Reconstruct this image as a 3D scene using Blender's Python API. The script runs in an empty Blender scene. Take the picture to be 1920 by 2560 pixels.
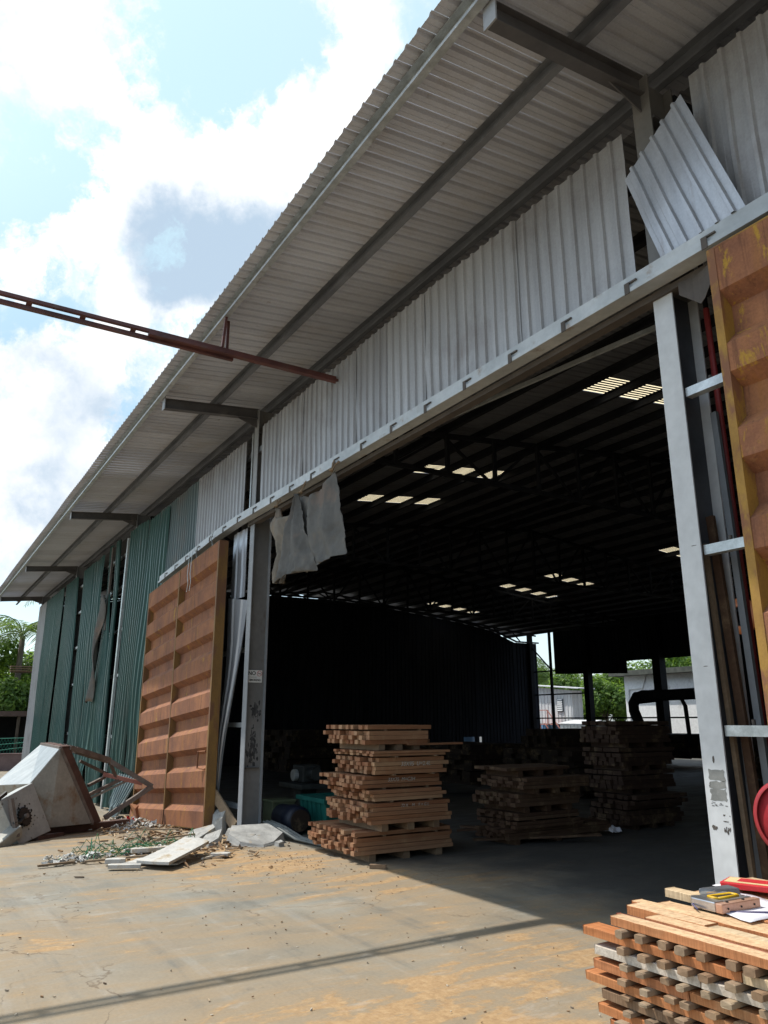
import bpy, bmesh, math, random
from mathutils import Vector, Matrix, noise
R = random.Random(7)
S = bpy.context.scene
COL = S.collection
rad = math.radians

# ------------------------------------------------------------------ materials
class NT:
    def __init__(s, name):
        s.m = bpy.data.materials.new(name); s.m.use_nodes = True
        s.t = s.m.node_tree; s.n = s.t.nodes; s.l = s.t.links
        s.b = s.n['Principled BSDF']; s.out = s.n['Material Output']
    def new(s, typ, **k):
        x = s.n.new(typ)
        for a, v in k.items(): setattr(x, a, v)
        return x
    def put(s, sock, v):
        if hasattr(v, 'is_linked') or isinstance(v, bpy.types.NodeSocket): s.l.new(v, sock)
        else:
            if isinstance(v, (tuple, list)) and len(v) == 3 and sock.type == 'RGBA': v = (*v, 1)
            sock.default_value = v
    def pos(s, scale=(1, 1, 1), rot=(0, 0, 0)):
        g = s.new('ShaderNodeNewGeometry'); mp = s.new('ShaderNodeMapping')
        mp.inputs['Scale'].default_value = scale; mp.inputs['Rotation'].default_value = rot
        s.l.new(g.outputs['Position'], mp.inputs['Vector']); return mp.outputs[0]
    def noise(s, vec, scale, detail=4, rough=.55, dist=0):
        x = s.new('ShaderNodeTexNoise'); s.l.new(vec, x.inputs['Vector'])
        x.inputs['Scale'].default_value = scale; x.inputs['Detail'].default_value = detail
        x.inputs['Roughness'].default_value = rough; x.inputs['Distortion'].default_value = dist
        return x.outputs['Fac']
    def ramp(s, fac, stops):
        x = s.new('ShaderNodeValToRGB'); e = x.color_ramp.elements
        while len(e) < len(stops): e.new(.5)
        for i, (p, c) in enumerate(stops):
            e[i].position = p; e[i].color = (*c, 1) if len(c) == 3 else c
        s.put(x.inputs[0], fac); return x.outputs[0]
    def step(s, fac, a, b):
        x = s.new('ShaderNodeMapRange'); x.clamp = True; x.interpolation_type = 'SMOOTHSTEP'
        s.put(x.inputs[0], fac); x.inputs[1].default_value = a; x.inputs[2].default_value = b
        return x.outputs[0]
    def math(s, op, a, b=0.0, c=None):
        x = s.new('ShaderNodeMath', operation=op); s.put(x.inputs[0], a); s.put(x.inputs[1], b)
        if c is not None: s.put(x.inputs[2], c)
        return x.outputs[0]
    def mix(s, f, a, b, mode='MIX'):
        x = s.new('ShaderNodeMix', data_type='RGBA', blend_type=mode)
        s.put(x.inputs[0], f); s.put(x.inputs[6], a); s.put(x.inputs[7], b); return x.outputs[2]
    def rand(s): return s.new('ShaderNodeObjectInfo').outputs['Random']
    def island(s): return s.new('ShaderNodeNewGeometry').outputs['Random Per Island']
    def xyz(s):
        g = s.new('ShaderNodeNewGeometry'); x = s.new('ShaderNodeSeparateXYZ')
        s.l.new(g.outputs['Position'], x.inputs[0]); return x.outputs
    def bump(s, h, strength=.3, dist=.02):
        x = s.new('ShaderNodeBump'); x.inputs['Strength'].default_value = strength
        x.inputs['Distance'].default_value = dist; s.put(x.inputs['Height'], h)
        s.l.new(x.outputs[0], s.b.inputs['Normal'])
    def fin(s, col, rough=.7, metal=0.0, spec=.5):
        s.put(s.b.inputs['Base Color'], col); s.put(s.b.inputs['Roughness'], rough)
        s.put(s.b.inputs['Metallic'], metal); s.b.inputs['Specular IOR Level'].default_value = spec
        return s.m

def M(name, c1, c2, scale=2, rough=.7, metal=0.0, stretch=(1, 1, 1), bump=0, spots=None, spec=.4, lohi=(.35, .65)):
    k = NT(name); v = k.pos(stretch); n = k.noise(v, scale, 6, .6)
    col = k.ramp(n, [(lohi[0], c1), (lohi[1], c2)])
    fine = k.noise(k.pos(), scale * 9, 4)
    col = k.mix(.35, col, k.ramp(fine, [(.3, (.55, .55, .55)), (.7, (1, 1, 1))]), 'MULTIPLY')
    if spots:
        c3, sc, lo, hi = spots
        col = k.mix(k.step(k.noise(k.pos(stretch), sc, 6, .65), lo, hi), col, c3)
    if bump: k.bump(fine, bump, .01)
    return k.fin(col, rough, metal, spec)

m_concrete = None
def ground_mat():
    k = NT('yard_concrete'); P = k.pos()
    big = k.noise(P, .35, 5, .6, .4); mid = k.noise(P, 1.3, 8, .66, .5); fine = k.noise(P, 40, 3, .6)
    base = k.ramp(mid, [(.28, (.165, .158, .135)), (.5, (.235, .222, .185)), (.72, (.31, .288, .238))])
    base = k.mix(k.math('MULTIPLY', k.step(big, .40, .62), .6), base, (.29, .22, .14))
    def spot(x, y, r):
        d = k.new('ShaderNodeVectorMath', operation='DISTANCE'); k.l.new(P, d.inputs[0]); d.inputs[1].default_value = (x, y, 0)
        mr = k.new('ShaderNodeMapRange'); mr.clamp = True; mr.interpolation_type = 'SMOOTHSTEP'; k.l.new(d.outputs['Value'], mr.inputs[0])
        mr.inputs[1].default_value = 0; mr.inputs[2].default_value = r; mr.inputs[3].default_value = 1; mr.inputs[4].default_value = 0
        return mr.outputs[0]
    # dark and pale wheel streaks
    st = k.noise(k.pos((.30, 3.0, 1), (0, 0, rad(-28))), 1.0, 7, .68, .35)
    base = k.mix(k.math('MULTIPLY', k.step(st, .50, .66), .5), base, (.135, .135, .122))
    st2 = k.noise(k.pos((.28, 3.2, 1), (0, 0, rad(-62))), 1.2, 7, .68, .3)
    base = k.mix(k.math('MULTIPLY', k.step(st2, .54, .70), .4), base, (.33, .315, .28))
    # sawdust
    tot = None
    for x, y, r, w in ((-9.6, 3.5, 1.9, .125), (-8.4, 4.1, 1.5, .12), (-7.2, 4.3, 1.3, .07), (-4.1, 3.4, 1.5, .105), (-3.8, 2.5, 1.5, .10), (-4.4, 1.9, 1.0, .075), (-4.6, 4.2, 1.0, .09), (-3.2, 1.6, 1.4, .10),
                       (-12.5, 3.3, 3.0, .09), (-7.6, 2.9, 1.4, .045), (-10.6, 2.2, 1.6, .05), (-16, 2.5, 4, .09), (-7.1, 1.6, .9, .04), (-6.5, .9, .8, .05), (-7.1, 5.5, .9, .10)):
        v = k.math('MULTIPLY', spot(x, y, r), w); tot = v if tot is None else k.math('ADD', tot, v)
    sn = k.noise(k.pos((1.5, .75, 1), (0, 0, .35)), 1.0, 10, .64, 1.6)
    sn2 = k.noise(k.pos((2.8, .5, 1), (0, 0, rad(12))), 1.7, 10, .68, .6)
    s = k.math('ADD', k.math('ADD', k.math('MULTIPLY', sn, .55), k.math('MULTIPLY', sn2, .45)), tot)
    film = k.step(s, .43, .62)
    m = k.math('MULTIPLY', k.step(s, .588, .650), k.step(k.noise(P, 30, 6, .7), .24, .42))
    dust = k.ramp(k.noise(P, 16, 9, .78), [(.28, (.25, .14, .062)), (.5, (.41, .255, .12)), (.72, (.56, .385, .205))])
    col = k.mix(k.math('MULTIPLY', film, .58), base, (.315, .225, .13))
    col = k.mix(k.math('MULTIPLY', m, .78), col, dust)
    grit = k.step(k.noise(P, 55, 5, .75), .58, .66); col = k.mix(k.math('MULTIPLY', grit, k.math('MULTIPLY', film, .5)), col, (.46, .30, .155))
    col = k.mix(k.math('MULTIPLY', k.step(k.noise(P, 3.5, 8, .72), .60, .74), .45), col, (.10, .095, .085))
    pale = k.step(k.noise(k.pos((2.2, .7, 1), (0, 0, .5)), 2.4, 9, .72), .56, .66); col = k.mix(k.math('MULTIPLY', pale, .22), col, (.46, .45, .42))
    # floor inside the doorway painted darker, standing in for interior shade
    inner_shade = k.step(k.math('ADD', k.xyz()[1], k.math('MULTIPLY', k.math('SUBTRACT', k.noise(P, .8, 6, .6), .5), 4.0)), 4.7, 6.6)
    col = k.mix(k.math('MULTIPLY', inner_shade, .85), col, (.055, .056, .055))
    # cracks
    v = k.new('ShaderNodeTexVoronoi', feature='DISTANCE_TO_EDGE'); v.inputs['Scale'].default_value = .33
    dd = k.new('ShaderNodeVectorMath', operation='ADD'); k.l.new(P, dd.inputs[0])
    nn = k.new('ShaderNodeTexNoise'); nn.inputs['Scale'].default_value = 2.2; nn.inputs['Detail'].default_value = 6; k.l.new(P, nn.inputs['Vector'])
    k.l.new(nn.outputs['Color'], dd.inputs[1]); k.l.new(dd.outputs[0], v.inputs['Vector'])
    cr = k.math('MULTIPLY', k.step(v.outputs['Distance'], .006, .0), k.step(mid, .44, .56))
    col = k.mix(k.math('MULTIPLY', cr, .75), col, (.13, .09, .055))
    col = k.mix(.3, col, k.ramp(fine, [(.25, (.5, .5, .5)), (.75, (1, 1, 1))]), 'MULTIPLY')
    h = k.math('ADD', k.math('MULTIPLY', m, .5), k.math('MULTIPLY', fine, .5))
    k.bump(h, .35, .01)
    return k.fin(col, k.math('ADD', .62, k.math('MULTIPLY', film, .3)), 0, .35)

def sheet_mat(name, c1, c2, dirt, metal=.3, rough=.45, streak=(6, 6, .35), amount=.5, strip=0):
    k = NT(name)
    n = k.noise(k.pos(streak), 1.3, 6, .65, .1); col = k.ramp(n, [(.3, c1), (.7, c2)])
    d = k.noise(k.pos((1, 1, .8)), 1.1, 7, .68); col = k.mix(k.math('MULTIPLY', k.step(d, .48, .7), amount), col, dirt)
    if strip:
        wn = k.new('ShaderNodeTexWhiteNoise', noise_dimensions='1D'); k.l.new(k.math('FLOOR', k.math('MULTIPLY', k.xyz()[0], 1 / strip)), wn.inputs['W']); tone = wn.outputs['Value']
    else: tone = k.rand()
    col = k.mix(1.0, col, k.ramp(tone, [(0, (.86, .86, .865)), (.5, (.95, .948, .945)), (1, (1.04, 1.04, 1.035))]), 'MULTIPLY')
    rs = k.math('MULTIPLY', k.step(k.noise(k.pos((9, 9, .5)), 1.0, 6, .7), .60, .72), k.step(k.noise(k.pos(), .7, 4, .6), .5, .62)); col = k.mix(k.math('MULTIPLY', rs, .5), col, (.17, .115, .085))
    sp = k.noise(k.pos(), 60, 3, .6); col = k.mix(.3, col, k.ramp(sp, [(.3, (.6, .6, .6)), (.65, (1, 1, 1))]), 'MULTIPLY')
    k.bump(d, .15, .01)
    return k.fin(col, rough, metal, .4)

def rust_mat(name, yellow, br=1.0):
    k = NT(name)
    a = k.noise(k.pos((1, 1, 1)), 2.3, 8, .66, .5); v = k.noise(k.pos((5, 5, .5)), 1.6, 6, .65, .2)
    col = k.ramp(a, [(.3, tuple(q * br for q in (.15, .066, .040))), (.5, tuple(q * br for q in (.22, .094, .05))), (.7, tuple(q * br for q in (.30, .13, .06)))])
    col = k.mix(k.math('MULTIPLY', k.step(v, .5, .7), .55), col, (.34, .145, .04))
    dr = k.noise(k.pos((11, 11, .55)), 1.2, 6, .7, .1); col = k.mix(k.math('MULTIPLY', k.step(dr, .52, .68), .6), col, (.085, .036, .024))
    pk = k.step(k.noise(k.pos((1, 1, 1.4)), 6, 9, .78, .4), .60, .64); col = k.mix(k.math('MULTIPLY', pk, .55), col, (.33, .17, .085))
    y = k.noise(k.pos((3.5, 3.5, .9)), 1.9, 8, .74, .7)
    col = k.mix(k.math('MULTIPLY', k.step(y, yellow, yellow + .06), .8), col, (.46, .27, .035))
    f = k.noise(k.pos(), 55, 4, .65); col = k.mix(.45, col, k.ramp(f, [(.3, (.45, .45, .45)), (.7, (1.05, 1.05, 1.05))]), 'MULTIPLY')
    k.bump(k.math('ADD', f, a), .25, .006)
    return k.fin(col, .82, 0, .25)

def wood_mat(name, cols, grain=(3, .3, 3), rough=.75, saw=None, rnd=1.0):
    k = NT(name)
    r = k.rand()
    n = k.noise(k.pos(grain), 9, 6, .6, .3)
    c = k.ramp(r, [(i / max(1, len(cols) - 1), q) for i, q in enumerate(cols)])
    c = k.mix(.6, c, k.ramp(n, [(.25, (.5, .46, .42)), (.75, (1.12, 1.1, 1.06))]), 'MULTIPLY')
    b = k.noise(k.pos(), 4, 6, .7); c = k.mix(k.math('MULTIPLY', k.step(b, .5, .75), .35), c, (.5, .36, .2))
    if saw:
        s = k.noise(k.pos(saw), 1, 3, .7); c = k.mix(.55, c, k.ramp(s, [(.35, (.5, .46, .42)), (.62, (1.05, 1.05, 1.05))]), 'MULTIPLY')
        k.bump(s, .5, .003)
    return k.fin(c, rough, 0, .25)

MT = {}
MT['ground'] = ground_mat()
MT['clad'] = sheet_mat('grey_cladding', (.33, .33, .34), (.485, .485, .495), (.24, .215, .205), .25, .42, (5, 5, .3), .5)
MT['cladwhite'] = sheet_mat('bare_zinc_sheet', (.40, .42, .46), (.56, .58, .62), (.33, .31, .29), .45, .38, (5, 5, .3), .3)
MT['green'] = sheet_mat('green_painted_sheet', (.028, .083, .075), (.05, .122, .108), (.10, .125, .115), .1, .38, (7, 7, .22), .45)
MT['greendull'] = sheet_mat('faded_green_sheet', (.10, .13, .135), (.15, .20, .195), (.2, .17, .15), .2, .45, (7, 7, .25), .5)
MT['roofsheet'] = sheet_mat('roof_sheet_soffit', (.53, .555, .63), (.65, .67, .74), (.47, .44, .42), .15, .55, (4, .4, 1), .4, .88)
MT['steel'] = M('grey_painted_steel', (.17, .185, .205), (.26, .275, .295), 1.5, .5, .2, (1, 1, .4), .1, ((.17, .10, .07), 2.2, .66, .72))
MT['steelmid'] = M('mid_grey_column_paint', (.24, .25, .265), (.34, .35, .365), 1.5, .5, .05, (1, 1, .4), .1, ((.15, .12, .10), 2.6, .62, .74))
MT['steelweb'] = M('darker_web_grey', (.15, .148, .145), (.215, .21, .205), 1.5, .55, 0, (1, 1, .4), .1, ((.10, .075, .06), 2.6, .58, .72))  # darker grey for the left column web and the upper white column
MT['steelwhite'] = M('white_painted_steel', (.52, .535, .55), (.64, .655, .665), 1.2, .45, 0, (1, 1, .4), .06, ((.27, .14, .08), 6.5, .70, .735))
MT['steeldark'] = M('dark_steel', (.05, .055, .065), (.095, .10, .115), 2, .6, .1, (1, 1, 1), .1, ((.09, .05, .035), 2.2, .6, .72))
MT['rafter'] = M('primer_steel', (.085, .083, .088), (.13, .126, .13), 2, .6, .1, (1, 1, 1), .1, ((.16, .15, .15), 1.5, .58, .7))
MT['galv'] = M('galvanised_steel', (.42, .45, .46), (.62, .66, .68), 9, .38, .5, (1, 1, 1), .05, ((.3, .3, .29), 3, .6, .7))
MT['track'] = M('track_paint', (.42, .45, .47), (.58, .61, .63), 1.6, .5, .1, (1, 1, 1), .05, ((.28, .23, .19), 3.4, .58, .72))
MT['brown'] = M('brown_steel', (.07, .06, .054), (.115, .097, .084), 3, .75, 0, (1, 1, 1), .15)
MT['redpaint'] = M('red_oxide_paint', (.075, .03, .028), (.14, .05, .042), 3, .55, 0, (1, 1, 1), .1, ((.10, .06, .05), 4, .55, .7))
MT['redpipe'] = M('red_pipe_paint', (.26, .03, .03), (.34, .05, .045), 3, .45)
MT['purlin'] = M('shaded_purlin_steel', (.12, .127, .145), (.19, .2, .22), 1.5, .6, .15, (1, 1, 1), .1)
MT['rust'] = rust_mat('rusty_container_steel', .60, 1.22)
MT['rusty2'] = rust_mat('rusty_yellow_container_steel', .555, 1.25)
MT['yellow'] = M('worn_yellow_edge', (.15, .078, .028), (.25, .135, .035), 4, .7, 0, (1, 1, .4), .15, ((.15, .07, .035), 3.5, .5, .62))
MT['yellow2'] = M('yellow_edge_bright', (.27, .14, .03), (.38, .215, .038), 6, .7, 0, (1, 1, .5), .12, ((.20, .085, .04), 5, .48, .60))
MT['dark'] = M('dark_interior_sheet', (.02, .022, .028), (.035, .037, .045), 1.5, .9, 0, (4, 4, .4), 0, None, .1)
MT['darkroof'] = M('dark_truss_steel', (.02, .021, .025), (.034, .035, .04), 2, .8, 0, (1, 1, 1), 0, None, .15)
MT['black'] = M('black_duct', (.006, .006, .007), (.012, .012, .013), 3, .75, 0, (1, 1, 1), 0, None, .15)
MT['signwhite'] = M('sign_white', (.62, .62, .6), (.74, .74, .72), 6, .5)
MT['ink'] = M('black_ink', (.012, .012, .012), (.02, .02, .02), 5, .6)
MT['signred'] = M('sign_red', (.42, .10, .09), (.5, .14, .12), 5, .6)
MT['chalk'] = M('chalk', (.42, .40, .36), (.6, .58, .53), 90, .9, 0, (1, 1, 1), 0)
MT['soot'] = M('black_smear', (.02, .02, .022), (.07, .07, .072), 12, .8)
MT['hopper'] = M('weathered_galvanised', (.27, .262, .236), (.385, .375, .335), 2.5, .6, .15, (1, 1, 1), .15, ((.22, .15, .095), 2.6, .52, .7))
MT['hopperbright'] = M('bright_galvanised', (.28, .295, .295), (.40, .42, .42), 3, .42, .3, (3, .6, .6), .05, ((.4, .38, .34), 3, .56, .7))
MT['hopperrust'] = M('brown_rim', (.075, .04, .033), (.13, .07, .055), 3, .8, 0, (1, 1, 1), .2)
MT['legrust'] = M('rusty_angle', (.13, .10, .085), (.22, .18, .155), 6, .8, 0, (1, 1, 1), .2)
MT['plategrey'] = M('grey_drive_plate', (.34, .345, .33), (.44, .445, .43), 3, .55, .2, (1, 1, 1), .1, ((.13, .10, .075), 7, .64, .72))
MT['grease'] = M('black_grease', (.008, .008, .008), (.03, .028, .026), 14, .55)
MT['white'] = M('broken_white_board', (.44, .43, .40), (.60, .585, .55), 5, .8, 0, (1, 1, 1), .2, ((.34, .27, .18), 5, .50, .68))
MT['rubble'] = M('broken_concrete', (.27, .265, .25), (.42, .41, .385), 6, .9, 0, (1, 1, 1), .5, ((.4, .3, .18), 4, .58, .72))
MT['litter'] = None
MT['stone'] = M('concrete_base', (.28, .275, .255), (.40, .39, .365), 4, .9, 0, (1, 1, 1), .4, ((.16, .15, .135), 3, .5, .7))
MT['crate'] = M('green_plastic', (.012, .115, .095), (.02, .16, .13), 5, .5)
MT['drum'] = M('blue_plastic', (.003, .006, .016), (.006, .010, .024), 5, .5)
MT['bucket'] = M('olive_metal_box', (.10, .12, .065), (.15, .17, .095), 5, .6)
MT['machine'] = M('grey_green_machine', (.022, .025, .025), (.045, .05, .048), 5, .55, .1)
MT['hose'] = M('grey_hose', (.13, .14, .135), (.2, .21, .2), 8, .6)
MT['scrapwood'] = wood_mat('weathered_scrap_wood', [(.17, .115, .07), (.3, .22, .145), (.24, .18, .125)], (3, 3, 3))
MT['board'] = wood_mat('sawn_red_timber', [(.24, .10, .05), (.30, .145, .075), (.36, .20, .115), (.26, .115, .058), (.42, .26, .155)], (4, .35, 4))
MT['boarddim'] = wood_mat('dimmed_sawn_timber', [(.075, .04, .026), (.10, .058, .036), (.09, .05, .031), (.13, .08, .05)], (4, .35, 4))  # sawn timber colour lowered to stand in for the shade indoors
MT['boarddeep'] = wood_mat('shaded_deep_timber', [(.05, .028, .02), (.07, .042, .03), (.06, .034, .024)], (4, .35, 4))  # shade put into the colour again, for the right stack
MT['boarddark'] = wood_mat('shaded_dark_timber', [(.03, .021, .016), (.045, .03, .022)], (4, .35, 4))  # darkest copy, deep interior shade put into the colour
MT['bearer'] = wood_mat('bearer_wood', [(.21, .14, .09), (.27, .19, .125)], (4, .4, 4))
MT['fg1'] = wood_mat('fresh_red_timber', [(.46, .165, .062), (.52, .205, .08), (.55, .24, .10), (.48, .18, .085)], (.35, 5, 5), .7, (170, 3, 1.5))
MT['fgpale'] = wood_mat('pale_timber', [(.60, .45, .28), (.64, .50, .33)], (.35, 5, 5), .75, (120, 12, 12))
MT['fgtop'] = wood_mat('sawdusty_timber', [(.70, .48, .28), (.72, .52, .33), (.66, .44, .26)], (.5, 6, 5), .75, (60, 40, 4))
MT['fgred'] = wood_mat('dark_red_timber', [(.34, .12, .08), (.38, .15, .095)], (.35, 5, 5), .7, (170, 3, 1.5))
MT['fgwhite'] = wood_mat('whitened_timber', [(.60, .54, .47), (.64, .57, .49)], (.4, 5, 5), .8, (110, 14, 60))
MT['fggrey'] = wood_mat('weathered_brown_timber', [(.24, .15, .09), (.27, .18, .115)], (.35, 5, 5), .8, (120, 5, 2))
MT['sticker'] = wood_mat('grey_brown_sticker', [(.24, .15, .09), (.30, .20, .125), (.27, .19, .125), (.34, .26, .18)], (5, .5, 5))
MT['paper'] = M('paper', (.70, .68, .74), (.78, .76, .80), 8, .7)
MT['redplastic'] = M('red_cover', (.52, .02, .025), (.62, .035, .04), 8, .35)
MT['yellowcover'] = M('cream_print', (.62, .48, .24), (.70, .56, .3), 30, .5)
MT['chrome'] = M('worn_chrome', (.42, .42, .44), (.6, .6, .62), 12, .28, .85)
MT['gunmetal'] = M('grey_gun_body', (.12, .125, .135), (.2, .205, .215), 12, .35, .5)
MT['gunyellow'] = M('yellow_grip', (.62, .36, .015), (.68, .42, .02), 8, .4)
MT['gunorange'] = M('copper_magazine', (.5, .28, .18), (.58, .34, .24), 12, .35, .4)
MT['tape'] = M('grey_tape', (.2, .205, .2), (.3, .3, .29), 8, .35, .3)
MT['wire'] = M('violet_wire', (.07, .06, .13), (.11, .09, .18), 8, .5)
MT['reel'] = M('red_reel', (.30, .022, .03), (.37, .035, .042), 5, .35)
MT['reelorange'] = M('orange_reel', (.35, .10, .03), (.42, .14, .04), 5, .5)
MT['cabin'] = M('white_cabin_paint', (.55, .55, .56), (.68, .68, .68), 2, .6, 0, (2, 2, .4), 0, ((.4, .33, .27), 3, .58, .72))
MT['bluewall'] = M('blue_container_paint', (.10, .22, .40), (.16, .30, .48), 2, .6, 0, (2, 2, .4))
MT['whitewall'] = M('white_render', (.84, .835, .82), (.90, .89, .88), .9, .85, 0, (1, 1, .6), 0, ((.45, .43, .4), 1.2, .6, .75))
MT['slabdark'] = M('mossy_slab', (.06, .065, .055), (.11, .115, .095), 3, .9)
MT['pink'] = M('pink_rail', (.42, .17, .14), (.5, .22, .18), 4, .6)
MT['redwall'] = M('faded_red_wall', (.22, .15, .145), (.28, .2, .19), 1.5, .8)
MT['netgreen'] = M('green_net', (.015, .17, .12), (.03, .26, .18), 6, .6)
MT['shed'] = M('shed_roof', (.11, .075, .06), (.16, .11, .09), 4, .8)
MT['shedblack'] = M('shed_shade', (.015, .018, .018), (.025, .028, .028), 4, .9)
MT['bark'] = M('bark', (.09, .07, .05), (.16, .13, .10), 5, .9, 0, (3, 3, .6), .4)
MT['greytarp'] = M('blue_grey_tarp', (.17, .19, .215), (.26, .28, .3), 3, .7, 0, (1, 1, 1), .2)

def tarp_mat(name='dirty_tarpaulin', tint=(1, 1, 1)):
    k = NT(name); n = k.noise(k.pos((1, 1, .7)), 3.2, 7, .68, .4)
    c = k.ramp(n, [(.3, (.13, .127, .12)), (.55, (.20, .193, .18)), (.72, (.26, .225, .185))])
    d = k.noise(k.pos(), 1.8, 5, .6); c = k.mix(k.math('MULTIPLY', k.step(d, .55, .68), .45), c, (.34, .235, .18))
    c = k.mix(1.0, c, tint, 'MULTIPLY')
    k.fin(c, .75, 0, .25); k.bump(k.noise(k.pos(), 16, 5, .6), .4, .012)
    tr = k.new('ShaderNodeBsdfTranslucent'); k.put(tr.inputs[0], c); mx = k.new('ShaderNodeMixShader'); mx.inputs[0].default_value = .35
    k.l.new(k.b.outputs[0], mx.inputs[1]); k.l.new(tr.outputs[0], mx.inputs[2]); k.l.new(mx.outputs[0], k.out.inputs[0])
    return k.m
MT['tarp'] = tarp_mat(); MT['tarpbeige'] = tarp_mat('beige_stained_tarpaulin', (1.5, 1.36, 1.2))

def foliage(name, a, b, c):
    k = NT(name); i = k.island(); n = k.noise(k.pos(), .9, 4, .6)
    col = k.ramp(k.math('ADD', k.math('MULTIPLY', i, .55), k.math('MULTIPLY', n, .45)), [(.25, a), (.5, b), (.8, c)])
    k.fin(col, .55, 0, .3)
    tr = k.new('ShaderNodeBsdfTranslucent'); k.put(tr.inputs[0], k.mix(.5, col, (.26, .40, .03))); mx = k.new('ShaderNodeMixShader'); mx.inputs[0].default_value = .5
    k.l.new(k.b.outputs[0], mx.inputs[1]); k.l.new(tr.outputs[0], mx.inputs[2]); k.l.new(mx.outputs[0], k.out.inputs[0])
    return k.m
MT['leaf'] = foliage('bright_leaves', (.05, .10, .025), (.10, .185, .035), (.17, .27, .05))
MT['leafdark'] = foliage('deep_green_leaves', (.03, .07, .02), (.06, .125, .028), (.10, .18, .04))
MT['palm'] = foliage('palm_leaves', (.06, .10, .03), (.10, .16, .04), (.16, .21, .06))
MT['palmgrey'] = foliage('grey_green_palm_leaves', (.07, .095, .07), (.11, .14, .10), (.15, .17, .12))

def skylight_mat():
    k = NT('translucent_roof_panel')
    tr = k.new('ShaderNodeBsdfTranslucent'); tr.inputs[0].default_value = (.80, .66, .42, 1)
    df = k.new('ShaderNodeBsdfDiffuse'); df.inputs[0].default_value = (.55, .48, .35, 1)
    mx = k.new('ShaderNodeMixShader'); mx.inputs[0].default_value = .1
    k.l.new(tr.outputs[0], mx.inputs[1]); k.l.new(df.outputs[0], mx.inputs[2]); k.l.new(mx.outputs[0], k.out.inputs[0]); return k.m
MT['skylight'] = skylight_mat()
MT['roofshade'] = sheet_mat('shaded_roof_sheet', (.24, .25, .28), (.33, .34, .365), (.2, .175, .16), .1, .7, (4, .4, 1), .4)  # same sheet as the soffit, darkened to stand in for interior shade

def litter_mat():
    k = NT('mixed_litter'); i = k.island()
    col = k.ramp(i, [(0, (.32, .2, .1)), (.3, (.2, .12, .07)), (.5, (.42, .3, .18)), (.7, (.55, .5, .42)), (.95, (.12, .085, .06))])
    return k.fin(col, .9, 0, .2)
MT['litter'] = litter_mat()
def rag_mat():
    k = NT('white_plastic_rags'); i = k.island()
    col = k.ramp(i, [(0, (.46, .45, .42)), (.55, (.60, .585, .55)), (.75, (.36, .32, .26)), (1, (.5, .5, .49))])
    return k.fin(col, .7, 0, .3)
MT['rag'] = rag_mat()
def strap_mat():
    k = NT('green_strapping'); i = k.island()
    return k.fin(k.ramp(i, [(0, (.02, .11, .06)), (.6, (.04, .19, .10)), (1, (.10, .2, .05))]), .5, 0, .3)
MT['strap'] = strap_mat()

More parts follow.
